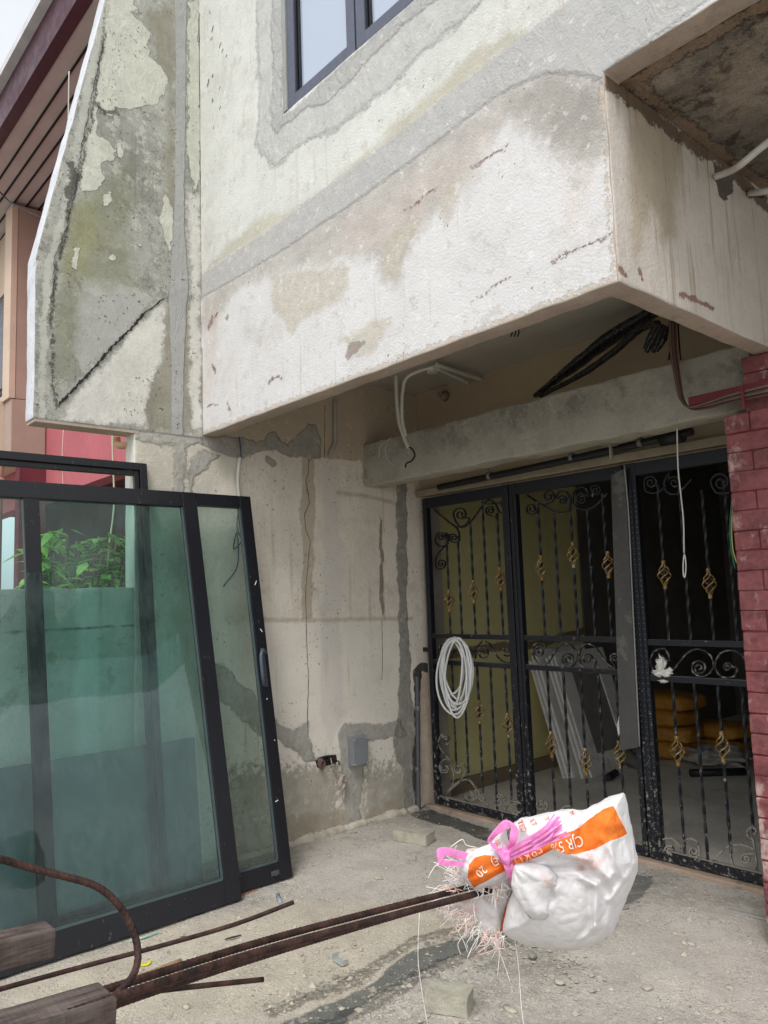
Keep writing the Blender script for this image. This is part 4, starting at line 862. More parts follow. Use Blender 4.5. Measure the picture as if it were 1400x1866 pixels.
M_leaf = leaf_mat('shrub_leaf', (.18, .36, .07, 1), (.36, .58, .14, 1)); M_stem = simple('shrub_stem', lin(96, 86, 60), .8)
M_leafy = leaf_mat('yellow_leaf', (.35, .42, .05, 1), (.5, .5, .08, 1))
def shrub(loc, n, h, spread, label, mat, llen=.16):
    t = empty('shrub', loc, label, 'shrub'); st = MB(); lf = MB(); L = np.array(loc)
    for i in range(n):
        a = rng.uniform(0, 2*math.pi); tip = L+np.array([math.cos(a)*rng.uniform(.1, 1)*spread[0], math.sin(a)*rng.uniform(.1, 1)*spread[1], h*rng.uniform(.72, 1)])
        mid = (L+tip)/2+np.array([0, 0, .2]); pts = smooth([L+rng.uniform(-.05, .05, 3)*[1, 1, 0], mid, tip], 5); st.tube(pts, .006, 5)
        for k in range(16):
            p = pts[-1-int(k*len(pts)/26) % len(pts)]+rng.uniform(-.05, .05, 3); b_ = rng.uniform(0, 2*math.pi); d = np.array([math.cos(b_), math.sin(b_), rng.uniform(-.5, .4)]); d /= np.linalg.norm(d)
            l = llen*rng.uniform(.6, 1.2); w = l*.18; u = np.cross(d, [0, 0, 1]); u /= np.linalg.norm(u)+1e-9; dr = np.array([0, 0, -l*.25])
            q = [p, p+d*l*.35+u*w+dr*.1, p+d*l*.7+u*w*.7+dr*.5, p+d*l+dr, p+d*l*.7-u*w*.7+dr*.5, p+d*l*.35-u*w+dr*.1, p+d*l*.5+dr*.25+np.array([0, 0, -.006])]
            bse = len(lf.v); lf.v += [tuple(x) for x in q]
            for (x, y) in ((0, 1), (1, 2), (2, 3), (3, 4), (4, 5), (5, 0)): lf.f.append((bse+x, bse+y, bse+6)); lf.sm.append(True)
    st.build('stem', M_stem, t); lf.build('foliage', mat, t)
shrub((-4.95, 1.75, 0), 75, 1.98, (.30, .36), 'leafy green shrub seen through the glass above the boundary wall', M_leaf)
shrub((-4.75, 1.02, 0), 14, 1.78, (.2, .12), 'small yellow green shrub at the left edge beside the drainpipe', M_leafy, .12)
nb = empty('neighbour_house', (-8, 2.2, 0), 'neighbouring house at the left with brown pillar, pink walls and slatted roof eave', 'house')
M_br = simple('neighbour_brown_paint', lin(172, 150, 136), .8, .06, 3); M_or = simple('neighbour_orange_beige', lin(204, 182, 162), .8, .06, 3)
M_pink = simple('neighbour_pink_paint', lin(180, 100, 106), .8, .08, 2); M_mar = simple('neighbour_maroon_paint', lin(112, 50, 60), .8, .08, 2)
M_fas = simple('neighbour_fascia_maroon', lin(72, 34, 48), .5, .08, 2); M_sf = simple('neighbour_soffit_board', lin(190, 182, 178), .8, .06, 3)
m = MB(); m.box(-7.2, -7.0, 1.93, 2.195, 3.32, 5.1); m.box(-7.2, -7.0, 1.90, 2.195, 2.83, 3.32); m.build('side_fin', M_br, nb, bevel=.01)
m = MB(); m.box(-13, -7.201, 1.86, 2.19, 2.83, 3.34); m.box(-13, -7.201, 2.0, 2.19, 3.34, 5.1); m.box(-7.201, -6.995, 1.88, 1.929, 3.325, 5.09); m.build('front_wall', M_or, nb)
m = MB(); m.box(-12.9, -4.5, 2.2, 2.34, 2.46, 3.3); m.box(-7.2, -4.5, 2.2, 2.34, 3.3, 5.1); m.build('pink_wall', M_pink, nb)
m = MB(); m.box(-7.12, -7.0, 1.98, 2.198, 0, 2.825); m.build('maroon_wall', M_mar, nb)
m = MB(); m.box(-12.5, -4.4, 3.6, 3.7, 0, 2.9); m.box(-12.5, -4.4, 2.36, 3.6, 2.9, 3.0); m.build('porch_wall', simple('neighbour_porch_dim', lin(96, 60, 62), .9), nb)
m = MB(); m.box(-15, -4.262, 1.5, 1.58, 5.12, 5.42); m.build('fascia', M_fas, nb)
m = MB(); m.box(-15, -4.262, 1.44, 1.5, 5.40, 5.46); m.build('gutter', simple('gutter_pale', lin(206, 204, 206), .6), nb)
m = MB(); m.box(-15, -4.262, 1.58, 2.6, 5.13, 5.17); sf = m.build('soffit', M_sf, nb)
m = MB()
for k in range(8): m.box(-15, -4.262, 1.69+k*.105, 1.702+k*.105, 5.118, 5.131)
m.build('soffit_slats', simple('slat_gap_dark', lin(40, 24, 32), .9), sf)
m = MB()
for k in range(30):
    m.quad_box([(-15+k*.35, 1.55, 5.43), (-15+k*.35+.3, 1.55, 5.43), (-15+k*.35+.3, 4.5, 6.0), (-15+k*.35, 4.5, 6.0), (-15+k*.35, 1.55, 5.46), (-15+k*.35+.3, 1.55, 5.48), (-15+k*.35+.3, 4.5, 6.05), (-15+k*.35, 4.5, 6.03)])
m.build('roof', simple('roof_tile', lin(120, 70, 60), .8), nb)
m = MB(); m.box(-7.9, -7.35, 1.99, 2.02, 3.5, 4.5); wn = m.build('window', simple('neighbour_window_frame', lin(60, 52, 54), .6), nb, bevel=.02)
m = MB(); m.box(-7.84, -7.41, 1.98, 1.9895, 3.56, 4.44); m.build('pane', simple('neighbour_window_dark', lin(38, 40, 48), .2), wn)
M_pip = simple('beige_drainpipe', lin(176, 150, 138), .5, .05)
m = MB(); m.tube(smooth([(-6.93, 1.83, 2.82), (-6.93, 1.80, 2.7), (-6.93, 1.78, 2.6), (-6.93, 1.78, .1)], 4), .05, 14)
for z in (2.55, 1.2): m.tube([(-6.93, 1.78, z-.05), (-6.93, 1.78, z+.05)], .06, 14)
tag(m.build('drainpipe', M_pip, None, base=(-6.93, 1.78, 0)), 'beige drainpipe with collars at the far left below the brown pillar', 'pipe')
p = [on(212, 797, 0, XW-.2), on(214, 808, 0, XW-.2), on(222, 812, 0, XW-.16), on(240, 810, 0, XW-.1)]
rod('pipe_elbow', p, .022, simple('tan_elbow', lin(196, 160, 124), .5), 'short tan pipe elbow sticking out left of the pillar under the fin', 'pipe')
rod('electric_cable', [on(-10, 340, 0, -6.3), on(30, 375, 0, -6.2), on(120, 412, 0, -5.4), on(206, 432, 0, -4.6)], .006, M_pvc, 'thin dark cable sagging across the brown pillar towards the fin', 'cable')
rod('electric_cable', [on(126, 130, 0, -4.6), on(125, 190, 0, -4.6), on(124, 250, 0, -4.6)], .004, simple('white_cord', lin(200, 196, 190), .5), 'thin pale cord hanging down beside the white fin edge', 'cable')
rod('electric_cable', [on(205, 780, 0, -4.9), on(206, 840, 0, -4.9), on(208, 920, 0, -4.9), on(198, 1000, 0, -4.9), on(196, 1040, 0, -4.9)], .006, simple('cream_cord', lin(210, 204, 180), .6), 'pale cord dangling in front of the pink wall, nearest the pillar', 'cable')
rod('electric_cable', [on(116, 780, 0, -5.4), on(114, 830, 0, -5.4), on(116, 900, 0, -5.4)], .004, simple('cream_cord_thin', lin(214, 180, 160), .6), 'thin pale cord dangling in front of the middle of the pink wall', 'cable')

# ================================================================== PORCH SERVICES
M_cond = simple('white_conduit', lin(206, 204, 196), .45, .05, 6)
M_blkc = simple('black_cable', lin(22, 22, 24), .45, .1)
rod('conduit', [on(438, 834, 0, XW+.03), on(435, 855, 0, XW+.04), on(434, 880, 0, XW+.03), on(437, 912, 0, XW+.02)], .0105, M_cond, 'short white conduit against the wall behind the glazed frame with handle', 'conduit')
rod('electric_cable', [on(436, 796, 0, XW+.03), on(438, 812, 0, XW+.02), on(440, 836, 0, XW+.03)], .004, simple('blue_cable', lin(40, 60, 100), .5), 'short blue cable above the white conduit under the drop panel', 'cable')
rod('electric_cable', [on(437, 915, 0, XW+.015), on(432, 960, 0, XW+.015), on(440, 985, 0, XW+.02), on(426, 1000, 0, XW+.02), on(432, 970, 0, XW+.03), on(433, 1030, 0, XW+.02), on(408, 1068, 0, XW+.02)], .004, simple('blue_cable_dim', lin(44, 84, 116), .5), 'curled blue cable end on the wall seen through the narrower glass', 'cable')
rod('conduit', [on(611, 728, 0, XW+.02), on(611, 780, 0, XW+.02), on(611, 805, 0, XW+.02), on(604, 822, 0, XW+.02), on(600, 832, 0, XW+.012)], .014, simple('grey_conduit', lin(170, 166, 160), .5), 'short grey conduit clipped to the wall above the long crack', 'conduit')
yq = 3.30
rod('conduit', [on(722, 683, 1, yq), on(723, 720, 1, yq), on(727, 765, 1, yq), on(736, 795, 1, yq), on(745, 816, 1, yq)], .0125, M_cond, 'thicker white conduit hanging down in front of the cross beam', 'conduit')
rod('electric_cable', [on(744, 814, 1, yq), on(752, 819, 1, yq), on(756, 830, 1, yq), on(750, 840, 1, yq), on(741, 844, 1, yq), on(739, 852, 1, yq)], .0055, M_blkc, 'black cable end curling out of the hanging white conduit', 'cable')
rod('conduit', [on(790, 668, 1, yq), on(760, 677, 1, yq), on(740, 690, 1, yq), on(734, 715, 1, yq+.01), on(733, 760, 1, yq+.01), on(740, 795, 1, yq+.01)], .011, M_cond, 'white conduit bending from the ceiling box down to the cross beam', 'conduit')
z_ = 2.98
rod('conduit', [on(795, 664, 2, z_), on(830, 676, 2, z_), on(878, 691, 2, z_)], .014, M_cond, 'white ceiling conduit nearer the cross beam, right of the ceiling box', 'conduit')
rod('conduit', [on(795, 670, 2, z_), on(826, 684, 2, z_), on(854, 697, 2, z_)], .014, M_cond, 'white ceiling conduit left of its twin, right of the ceiling box', 'conduit')
c = on(788, 674, 2, 2.99); m = MB(); m.tube([c+np.array([0, 0, .03]), c-np.array([0, 0, .02])], .035, 18); m.tube([c-np.array([0, 0, .02]), c-np.array([0, 0, .0215])], .02, 12)
tag(m.build('junction_box', M_cond, None, base=tuple(c)), 'small round white ceiling box where the conduits meet', 'junction box')
m = MB(); xx = XW+.02
m.tube([on(716, 684, 0, xx), on(790, 704, 0, xx)], .014, 4); m.tube([on(793, 704, 0, xx+.01), on(795, 780, 0, xx+.01)], .014, 4)
tag(m.build('cable_trunking', simple('dark_trunking', lin(38, 32, 34), .6), None, base=tuple(on(793, 704, 0, xx))), 'dark right-angled trunking in the upper corner of the porch wall', 'trunking')
m = MB(); p = on(812, 722, 1, YG+.028); m.tube([p, p-np.array([0, .05, 0])], [.04, .02], 12); m.tube([p-np.array([0, .05, 0]), p-np.array([-.03, .09, .0])], .018, 10)
tag(m.build('wall_bracket', simple('dusty_bracket', lin(140, 128, 112), .7), None, base=tuple(p)), 'small round dusty bracket on the back wall beside the trunking', 'bracket')
for i, (dx, dy) in enumerate(((0, 0), (4, 2))):
    rod('electric_cable', [on(714+i*12, 797+i*2, 1, 3.44), on(695+i*14, 812, 1, 3.44), on(690+i*12, 835, 1, 3.44)] if i == 0 else [on(712, 798, 1, 3.44), on(703, 815, 1, 3.43), on(708, 838, 1, 3.44), on(722, 850, 1, 3.44)], .002, M_cond, ['fine white wire curving left across the cross beam end', 'fine white wire curving right across the cross beam end'][i], 'wire')
# hanging white cable
yh = 3.56
rod('electric_cable', [on(1234, 770, 1, yh), on(1236, 850, 1, yh), on(1241, 900, 1, yh), on(1246, 950, 1, yh), on(1247, 1008, 1, yh)], .0035, M_cond, 'long white cable hanging in front of the right grille leaf', 'cable')
m = MB(); lp = []
for k in range(50):
    t = k/16*2*math.pi; lp.append(on(1246+3*math.sin(t)+.10*(k % 16)+1, 1030-20*math.cos(t)+k*.06, 1, yh-.004*math.sin(t*.5)))
m.tube(smooth(lp, 2), .0028, 6); tag(m.build('cable_loop', M_cond, None, base=tuple(on(1247, 1010, 1, yh))), 'small looped bundle tied at the end of the hanging white cable', 'cable')
# red-brown cable bundle
cb = empty('cable_bundle', tuple(on(1240, 700, 1, 3.40)), 'bundle of brown cables dropping over the cross beam and running to the pillar', 'cables')
cm = [simple('brown_cable_a', lin(96, 66, 58), .5), simple('brown_cable_b', lin(120, 98, 92), .5), simple('brown_cable_c', lin(44, 34, 36), .5)]
for k in range(7):
    o_ = (k-3)*1.9; pts = [on(1226+o_, 585, 1, 3.42), on(1228+o_, 640, 1, 3.41), on(1237+o_*.8, 700, 1, 3.40), on(1243+o_*.8, 725+k*.8, 1, 3.39), on(1258+o_*.5, 741+k*.7, 1, 3.37), on(1290, 738+o_*1.0, 1, 3.35), on(1330, 726+o_*1.4, 1, 3.34), on(1405, 708+o_*1.7, 1, 3.34)]
    m = MB(); m.tube(smooth(pts, 6), .0042+.001*(k % 2), 6); m.build('cable', cm[k % 3], cb)
M_tray = simple('maroon_tray', lin(108, 40, 46), .6, .1, 5)
m = MB(); a0 = on(1256, 728, 1, 3.375); a1 = on(1410, 694, 1, 3.375)
m.quad_box([(a0[0], 3.365, 2.325), (a1[0]+.2, 3.365, 2.325), (a1[0]+.2, 3.459, 2.325), (a0[0], 3.459, 2.325), (a0[0], 3.365, 2.365), (a1[0]+.2, 3.365, 2.365), (a1[0]+.2, 3.459, 2.365), (a0[0], 3.459, 2.365)])
tag(m.build('cable_tray', M_tray, None, base=(a0[0], 3.4, 2.32), bevel=.003), 'maroon strip of tray above the brown cables at the pillar top', 'tray')
m = MB(); p = on(1355, 725, 1, 3.33); m.box(p[0]-.006, p[0]+.006, 3.322, 3.328, p[2]-.05, p[2]+.05)
tag(m.build('cable_clip', M_tray, None, base=tuple(p)), 'upright maroon clip holding the brown cables at the pillar', 'clip')
# wrapped black duct
M_bag = simple('black_plastic_wrap', lin(20, 20, 22), .32, .2, 9, .004, spec=.6, dust=[(lin(96, 92, 86), .62, 14, .4)])
dk = empty('wrapped_duct', tuple(on(1090, 650, 1, 3.75)), 'black plastic wrapped pipe bundle slanting up behind the cross beam', 'pipe bundle')
def wr(pts, rad, nm, flat=1.0, seed=1):
    P = smooth(pts, 8); rr = np.interp(np.linspace(0, 1, len(P)), np.linspace(0, 1, len(rad)), rad)
    rr = [r_*(1+.22*mnoise.noise(Vector((i*.45, seed, 0)))) for i, r_ in enumerate(rr)]
    m = MB(); m.tube(P, rr, 10, flat=flat); m.build(nm, M_bag, dk)
wr([on(975, 722, 1, 3.72), on(1040, 672, 1, 3.72), on(1110, 618, 1, 3.70), on(1180, 575, 1, 3.66), on(1230, 545, 1, 3.6)], [.02, .045, .06, .055, .05], 'wrapped_pipe', .6, 3)
wr([on(985, 722, 1, 3.70), on(1060, 682, 1, 3.68), on(1120, 640, 1, 3.66), on(1165, 600, 1, 3.6), on(1200, 590, 1, 3.55)], [.012, .018, .02, .022, .02], 'wrapped_pipe', 1, 5)
for i, q in enumerate([[(1205, 590), (1192, 615), (1178, 642)], [(1212, 592), (1200, 618), (1190, 642)], [(1200, 588), (1186, 612), (1176, 636)], [(1216, 595), (1210, 618), (1196, 640)]]):
    wr([on(x, y, 1, 3.55) for x, y in q], [.012, .017, .012], 'cable_tail', 1, i+8)
m = MB()
for i, x in enumerate((1222, 1230, 1236)): m.tube(smooth([on(x, 590, 1, 3.50), on(x+2, 625, 1, 3.5), on(x-3+i*4, 655, 1, 3.47)], 5), .005, 6)
m.build('cable_tail', M_blkc, dk)
for i in range(3): rod('electric_cable', [on(933+i*6, 600, 2, 2.55), on(934+i*6, 606, 2, 2.52), on(931+i*6, 613, 2, 2.50)], .003, M_blkc, 'tiny black wire end poking out under the drop panel, ' + ['leftmost of three', 'middle of three', 'rightmost of three'][i], 'wire', n=5)
# pipe run over the grille with clamps
yp = 3.80
bp_ = empty('overhead_pipe', tuple(on(1000, 840, 1, yp)), 'long black pipe with clamps running above the grille', 'pipe')
m = MB(); m.tube([on(800, 888, 1, yp), on(1000, 846, 1, yp), on(1150, 812, 1, yp), on(1262, 786, 1, yp)], .022, 12); m.build('pipe_run', M_pvc, bp_)
m = MB(); m.tube([on(1205, 800, 1, yp), on(1245, 792, 1, yp)], .04, 14); m.tube(smooth([on(1235, 790, 1, yp), on(1248, 776, 1, yp-.03), on(1255, 765, 1, yp-.1)], 4), .012, 8); m.build('joint', M_pvc, bp_)
for x in (893, 1043, 1168):
    y = 888-(x-800)*.2215; p = on(x, y, 1, yp); m = MB(); m.tube([p-np.array([.012, 0, -.002]), p+np.array([.012, 0, .002])], .0275, 14); m.box(p[0]-.01, p[0]+.01, yp, yp+.2, p[2]+.02, p[2]+.026); m.tube([p+np.array([0, -.01, .02]), p+np.array([0, -.01, .05])], .006, 6)
    m.build('clamp', simple('grey_clamp', lin(120, 122, 120), .5), bp_)
m = MB(); p = on(1110, 812, 1, 3.7); m.box(p[0]-.03, p[0]+.03, 3.66, 3.74, p[2], p[2]+.006); m.box(p[0]+.012, p[0]+.02, 3.68, 3.70, p[2]-.08, p[2]); m.build('bracket', simple('pale_bracket', lin(150, 146, 130), .6), bp_)
# conduits out of the return panel
for i, q in enumerate([[(1304, 322), (1330, 312), (1350, 300), (1380, 275), (1412, 250)], [(1366, 352), (1385, 350), (1415, 344)]]):
    rod('conduit', [on(x, y, 0, XC+.01+.07*k) for k, (x, y) in enumerate(q)], .0135, M_cond, ['white conduit curving up out of the broken hole in the return panel', 'straight white conduit at the right edge below the curved one'][i], 'conduit')
# wall box, loose cables, chase pipe
jb = empty('junction_box', tuple(on(648, 1368, 0, XW)), 'grey rectangular lidded box screwed to the porch wall', 'junction box')
M_box = simple('grey_abs_box', lin(128, 132, 136), .5, .04, 20)
a0 = on(633, 1343, 0, XW); a1 = on(663, 1390, 0, XW); m = MB(); m.box(XW-.002, XW+.045, a0[1], a1[1], a1[2], a0[2]); m.build('body', M_box, jb, bevel=.006)
m = MB(); m.box(XW+.046, XW+.058, a0[1]+.003, a1[1]-.003, a1[2]+.003, a0[2]-.003); m.build('lid', M_box, jb, bevel=.005)
m = MB()
for (y, z) in ((a0[1]+.015, a0[2]-.015), (a1[1]-.015, a0[2]-.015), (a0[1]+.015, a1[2]+.015), (a1[1]-.015, a1[2]+.015)): m.tube([(XW+.056, y, z), (XW+.0605, y, z)], .005, 10)
m.build('screws', simple('screw_steel', lin(190, 190, 186), .4), jb)
hk = empty('wire_hole', tuple(on(594, 1388, 0, XW)), 'jagged dark hole in the wall with tangled cable ends left of the grey box', 'cables')
m = MB()
pts = pxuv([(575, 1388), (580, 1380), (592, 1377), (600, 1376), (612, 1375), (614, 1388), (606, 1392), (594, 1396), (586, 1402), (577, 1398)], 0, XW)
b0 = len(m.v)
for y, z in pts: m.v.append((XW+.004, y, z))
m.f.append(tuple(range(b0, b0+len(pts)))); m.sm.append(False); m.build('recess', M_dark, hk)
m = MB()
for k in range(5):
    c_ = on(583+k*.8, 1390+k, 0, XW+.015+.004*k); m.tube([c_+np.array([.004*k, math.cos(t)*.018, math.sin(t)*.03]) for t in np.linspace(0, 2*math.pi, 18)], .0025, 5, closed=True)
m.build('cable_loops', simple('cable_mixed', lin(120, 96, 90), .5), hk)
m = MB(); m.tube(smooth([on(603, 1382, 0, XW+.01), on(606, 1395, 0, XW+.03), on(614, 1410, 0, XW+.03), on(618, 1420, 0, XW+.02)], 5), .004, 6)
for k in range(6):
    c_ = on(622+k*.7, 1424+k*.5, 0, XW+.02+.003*k); m.tube([c_+np.array([0, math.cos(t)*.022+math.sin(t)*.018, math.sin(t)*.042-math.cos(t)*.01]) for t in np.linspace(0, 2*math.pi, 20)], .0022, 5, closed=True)
m.build('cable_coil', simple('cable_grey_coil', lin(168, 158, 144), .5), hk)
m = MB()
for k in range(10): 
    c_ = on(580+k*3.4, 1386+rng.uniform(-6, 6), 0, XW+.008); m.tube(smooth([c_, c_+rng.uniform(-.025, .025, 3)*[.3, 1, 1]+[.02, 0, 0], c_+rng.uniform(-.03, .03, 3)*[.3, 1, 1]+[.008, 0, 0]], 4), .004, 5)
m.build('cable_tangle', M_blkc, hk)
rod('drain_pipe', [on(760, 1232, 0, XW+.005), on(761, 1290, 0, XW+.005), on(762, 1400, 0, XW+.012), on(763, 1478, 0, XW+.02)], .017, simple('grey_pvc', lin(88, 88, 92), .45), 'dark grey pipe running down the broken chase beside the grille', 'pipe', n=12)
m = MB()
for y in (1291, 1402): p = on(761.5, y, 0, XW+.008); m.tube([p-np.array([0, 0, .018]), p+np.array([0, 0, .018])], .0205, 12)
tag(m.build('pipe_coupling', simple('pvc_coupling', lin(118, 118, 122), .45), None, base=tuple(on(761, 1290, 0, XW))), 'pair of grey coupling rings around the chase pipe', 'pipe fitting')

# ================================================================== LOOSE THINGS ON THE GROUND
M_block = plaster('cement_block', lin(168, 164, 148), var=.14, nscale=14, orange=.004, orsc=60)
def brick(name, a, b_, depth, h, label):
    A_ = on(*a, 2, 0); B_ = on(*b_, 2, 0); dv = B_-A_; length = float(np.hypot(dv[0], dv[1])); rot = math.atan2(dv[1], dv[0])
    p = (A_+B_)/2+np.array([-dv[1], dv[0], 0])/length*depth/2; bm = bmesh.new(); bmesh.ops.create_cube(bm, size=1); bmesh.ops.subdivide_edges(bm, edges=bm.edges, cuts=9, use_grid_fill=True)
    for v in bm.verts:
        q = Vector((v.co.x*length, v.co.y*depth, v.co.z*h+h/2)); q += mnoise.noise_vector(q*22)*.0035+mnoise.noise_vector(q*60)*.0018
        # chipped corners
        if abs(v.co.x) > .49 and abs(v.co.y) > .49: q *= .985
        v.co = Matrix.Rotation(rot, 4, 'Z') @ q + Vector((p[0], p[1], .002))
    me = bpy.data.meshes.new(name); bm.to_mesh(me); bm.free(); me.polygons.foreach_set('use_smooth', [True]*len(me.polygons))
    o = link_mesh(name, me, M_block, None, base=(p[0], p[1], 0)); tag(o, label, 'brick')
    bv = o.modifiers.new('w', 'EDGE_SPLIT'); bv.split_angle = R(50)
brick('cement_brick', (774, 1846), (853, 1858), .10, .068, 'pale cement brick in the foreground below the white sack')
brick('cement_brick', (716, 1532), (777, 1543), .105, .062, 'pale cement brick half buried in dust near the grille threshold')
M_stone = simple('rubble', lin(168, 160, 146), .9, .2, 20, .002)
m = MB()
def pebble(c, r):
    b0 = len(m.v); a = rng.uniform(0, 6); k = [(1, 0, .2), (.3, .9, .1), (-.8, .6, .15), (-.8, -.6, .1), (.3, -.95, .2)]
    for x, y, z in k:
        m.v.append((c[0]+r*(x*math.cos(a)-y*math.sin(a))*rng.uniform(.7, 1.2), c[1]+r*(x*math.sin(a)+y*math.cos(a))*rng.uniform(.7, 1.2), c[2]+r*rng.uniform(.0, .3)))
    m.v.append((c[0]+r*rng.uniform(-.2, .2), c[1]+r*rng.uniform(-.2, .2), c[2]+r*rng.uniform(.5, .9)))
    for i in range(5): m.f.append((b0+i, b0+(i+1) % 5, b0+5)); m.sm.append(False)
WETUV = pxuv(gr_layers['wet'][0][1], 2, 0)
for i in range(5200):
    if i < 4100: px, py = rng.uniform(480, 1400), rng.uniform(1500, 1900)
    elif i < 4700: px, py = rng.uniform(0, 700), rng.uniform(1600, 1890)
    elif i < 4950:
        t = rng.uniform(0, 1); px = 500+t*660+rng.normal(0, 14); py = 1850-t*240+rng.normal(0, 14)+[22, -22][rng.randint(2)]
    else: px, py = rng.uniform(560, 780), rng.uniform(1480, 1545)
    c = on(px, py, 2, 0)
    if i < 4100 and i % 3: px, py = rng.uniform(0, 1400), rng.uniform(1500, 1900); c = on(px, py, 2, 0)
    if i < 4700 and c[1] > 1.2 and sd_poly(np.array([[c[0], c[1]]]), WETUV)[0] > -.01: continue
    if c[0] < XW+.05 or c[1] > YG-.07 or c[0] > 1 or (c[0] > -1.54 and c[1] > 3.36): continue
    pebble(c, min(.02, .0028*math.exp(abs(rng.normal(0, .65)))))
tag(m.build('gravel', M_stone), 'fine rubble and grit scattered over the porch concrete', 'rubble', kind='stuff')
for i, (px, py, r_, q) in enumerate([(690, 1600, .022, (1.4, .8, .4)), (1020, 1790, .018, (1.2, .9, .5)), (1260, 1720, .016, (1.3, .8, .4)), (1180, 1800, .02, (1, 1.3, .4)), (600, 1560, .014, (1.2, .8, .5)), (930, 1840, .02, (1.5, .8, .4)), (1330, 1800, .016, (1, .8, .5)), (340, 1835, .016, (1.2, .9, .5))]):
    c = on(px, py, 2, .004); tag(blob('stone', c, r_, M_stone, None, i+20, q, 2, .5, 2.5), ['flat pale stone beyond the sack, left of its fringe', 'pale stone right of the foreground brick', 'small stone on the dusty floor right of the sack', 'flat stone below the right side of the sack', 'small stone near the foot of the narrower glazed frame', 'flat stone in front of the foreground brick', 'small stone at the lower right near the brick pillar', 'small stone below the rebars at the bottom left'][i], 'stone', 'loose stones on the floor')
m = MB(); pts = [np.array([XW+.006, y, .002]) for y in np.linspace(1.8, 3.86, 160)]
m.tube(pts, [.030+.022*mnoise.noise(Vector((0, y*6, 1)))+.010*mnoise.noise(Vector((0, y*30, 4))) for y in np.linspace(1.8, 3.86, 160)], 14)
tag(m.build('dust_drift', plaster('dust_heap', lin(186, 178, 164), var=.18, nscale=6, blotch=[(lin(140, 132, 118), .56, 18, .6)])), 'dust and grit heaped along the foot of the porch wall', 'dust', kind='stuff')
M_mud = simple('dark_mortar_crumb', lin(128, 124, 114), .9, .2, 30)
m = MB()
for i in range(260):
    t = rng.uniform(0, 1); px = 480+t*700+rng.normal(0, 8); py = 1860-t*248+rng.normal(0, 3.5)+[27, -20][rng.randint(2)]-8*math.sin(t*3)
    c = on(px, py, 2, 0); pebble(c, min(.022, .005*math.exp(abs(rng.normal(0, .6)))))
for i in range(60): c = on(880+rng.normal(0, 22), 1765+rng.normal(0, 9), 2, 0); pebble(c, min(.016, .005*math.exp(abs(rng.normal(0, .5)))))
tag(m.build('mortar_crumbs', M_mud), 'crumbs of dark fresh mortar along the patched trench', 'mortar', kind='stuff')
c = on(780, 1745, 2, 0)
tag(blob('stone', on(971, 1742, 2, .012), .017, M_mud, None, 3, (1, 1, .8), amp=.2), 'dark round pebble below the white sack', 'stone')
rod('pipe_offcut', [on(507, 1632, 2, .012), on(512, 1648, 2, .012)], .011, simple('grey_pvc_light', lin(140, 146, 152), .4), 'small grey pipe offcut lying beside the thin rebar tip', 'pipe')
m = MB(); q = []
for k in range(12): a = math.pi*(.05+k/11*.75); q.append(on(258+13*math.cos(a)+4, 1748+11*math.sin(a), 2, .004))
m.ribbon(q, [.004+.012*math.sin(math.pi*k/11) for k in range(12)], (0, 0, 1), .003); tag(m.build('peel', simple('yellow_scrap', lin(220, 210, 30), .5), None, base=tuple(q[0])), 'crescent scrap of yellow plastic on the sandy ground', 'scrap')
m = MB(); m.ribbon([on(235, 1716, 2, .004), on(262, 1708, 2, .006), on(292, 1697, 2, .005)], [.006, .014, .005], (0, 0, 1), .002); tag(m.build('plastic_scrap', simple('mint_scrap', lin(150, 204, 184), .5), None, base=tuple(on(262, 1708, 2, 0))), 'mint green plastic sliver by the bottom of the large frame', 'scrap')
m = MB(); c = on(620, 1752, 2, .008); 
m.box(c[0]-.035, c[0]+.035, c[1]-.015, c[1]+.015, .004, .008); m.box(c[0]-.035, c[0]-.031, c[1]-.015, c[1]+.015, .008, .03); m.box(c[0]+.031, c[0]+.035, c[1]-.015, c[1]+.015, .008, .022)
tag(m.build('metal_bracket', simple('galvanised', lin(176, 180, 176), .4, metal=.3), None, base=tuple(c)), 'small bent galvanised bracket lying on the sandy concrete', 'bracket')
m = MB(); m.obox(on(1370, 1668, 2, .008), (1, .12, 0), (0, 1, 0), (0, 0, 1), .10, .014, .005); tag(m.build('wood_strip', simple('grey_wood_strip', lin(150, 148, 142), .8), None, base=tuple(on(1370, 1668, 2, 0)), bevel=.002), 'flat grey strip of wood on the ground by the pillar foot', 'wood strip')
m = MB(); m.ribbon([on(410, 1712, 2, .006), on(425, 1708, 2, .012), on(440, 1704, 2, .008)], [.004, .012, .003], (0, 0, 1), .004); tag(m.build('twig', M_dark, None, base=tuple(on(425, 1708, 2, 0))), 'dark splinter on the concrete beyond the rebars', 'splinter')
m = MB()
for k in range(3):
    c = on(440+k*11, 1630-k*4, 2, .003); m.obox(c, (1, .4, 0), (-.4, 1, 0), (0, 0, 1), .018, .014, .003)
tag(m.build('brick_chips', simple('terracotta_chip', lin(150, 104, 82), .9), None, base=tuple(on(450, 1628, 2, 0))), 'flat terracotta chips at the foot of the glazed frames', 'rubble', kind='stuff')

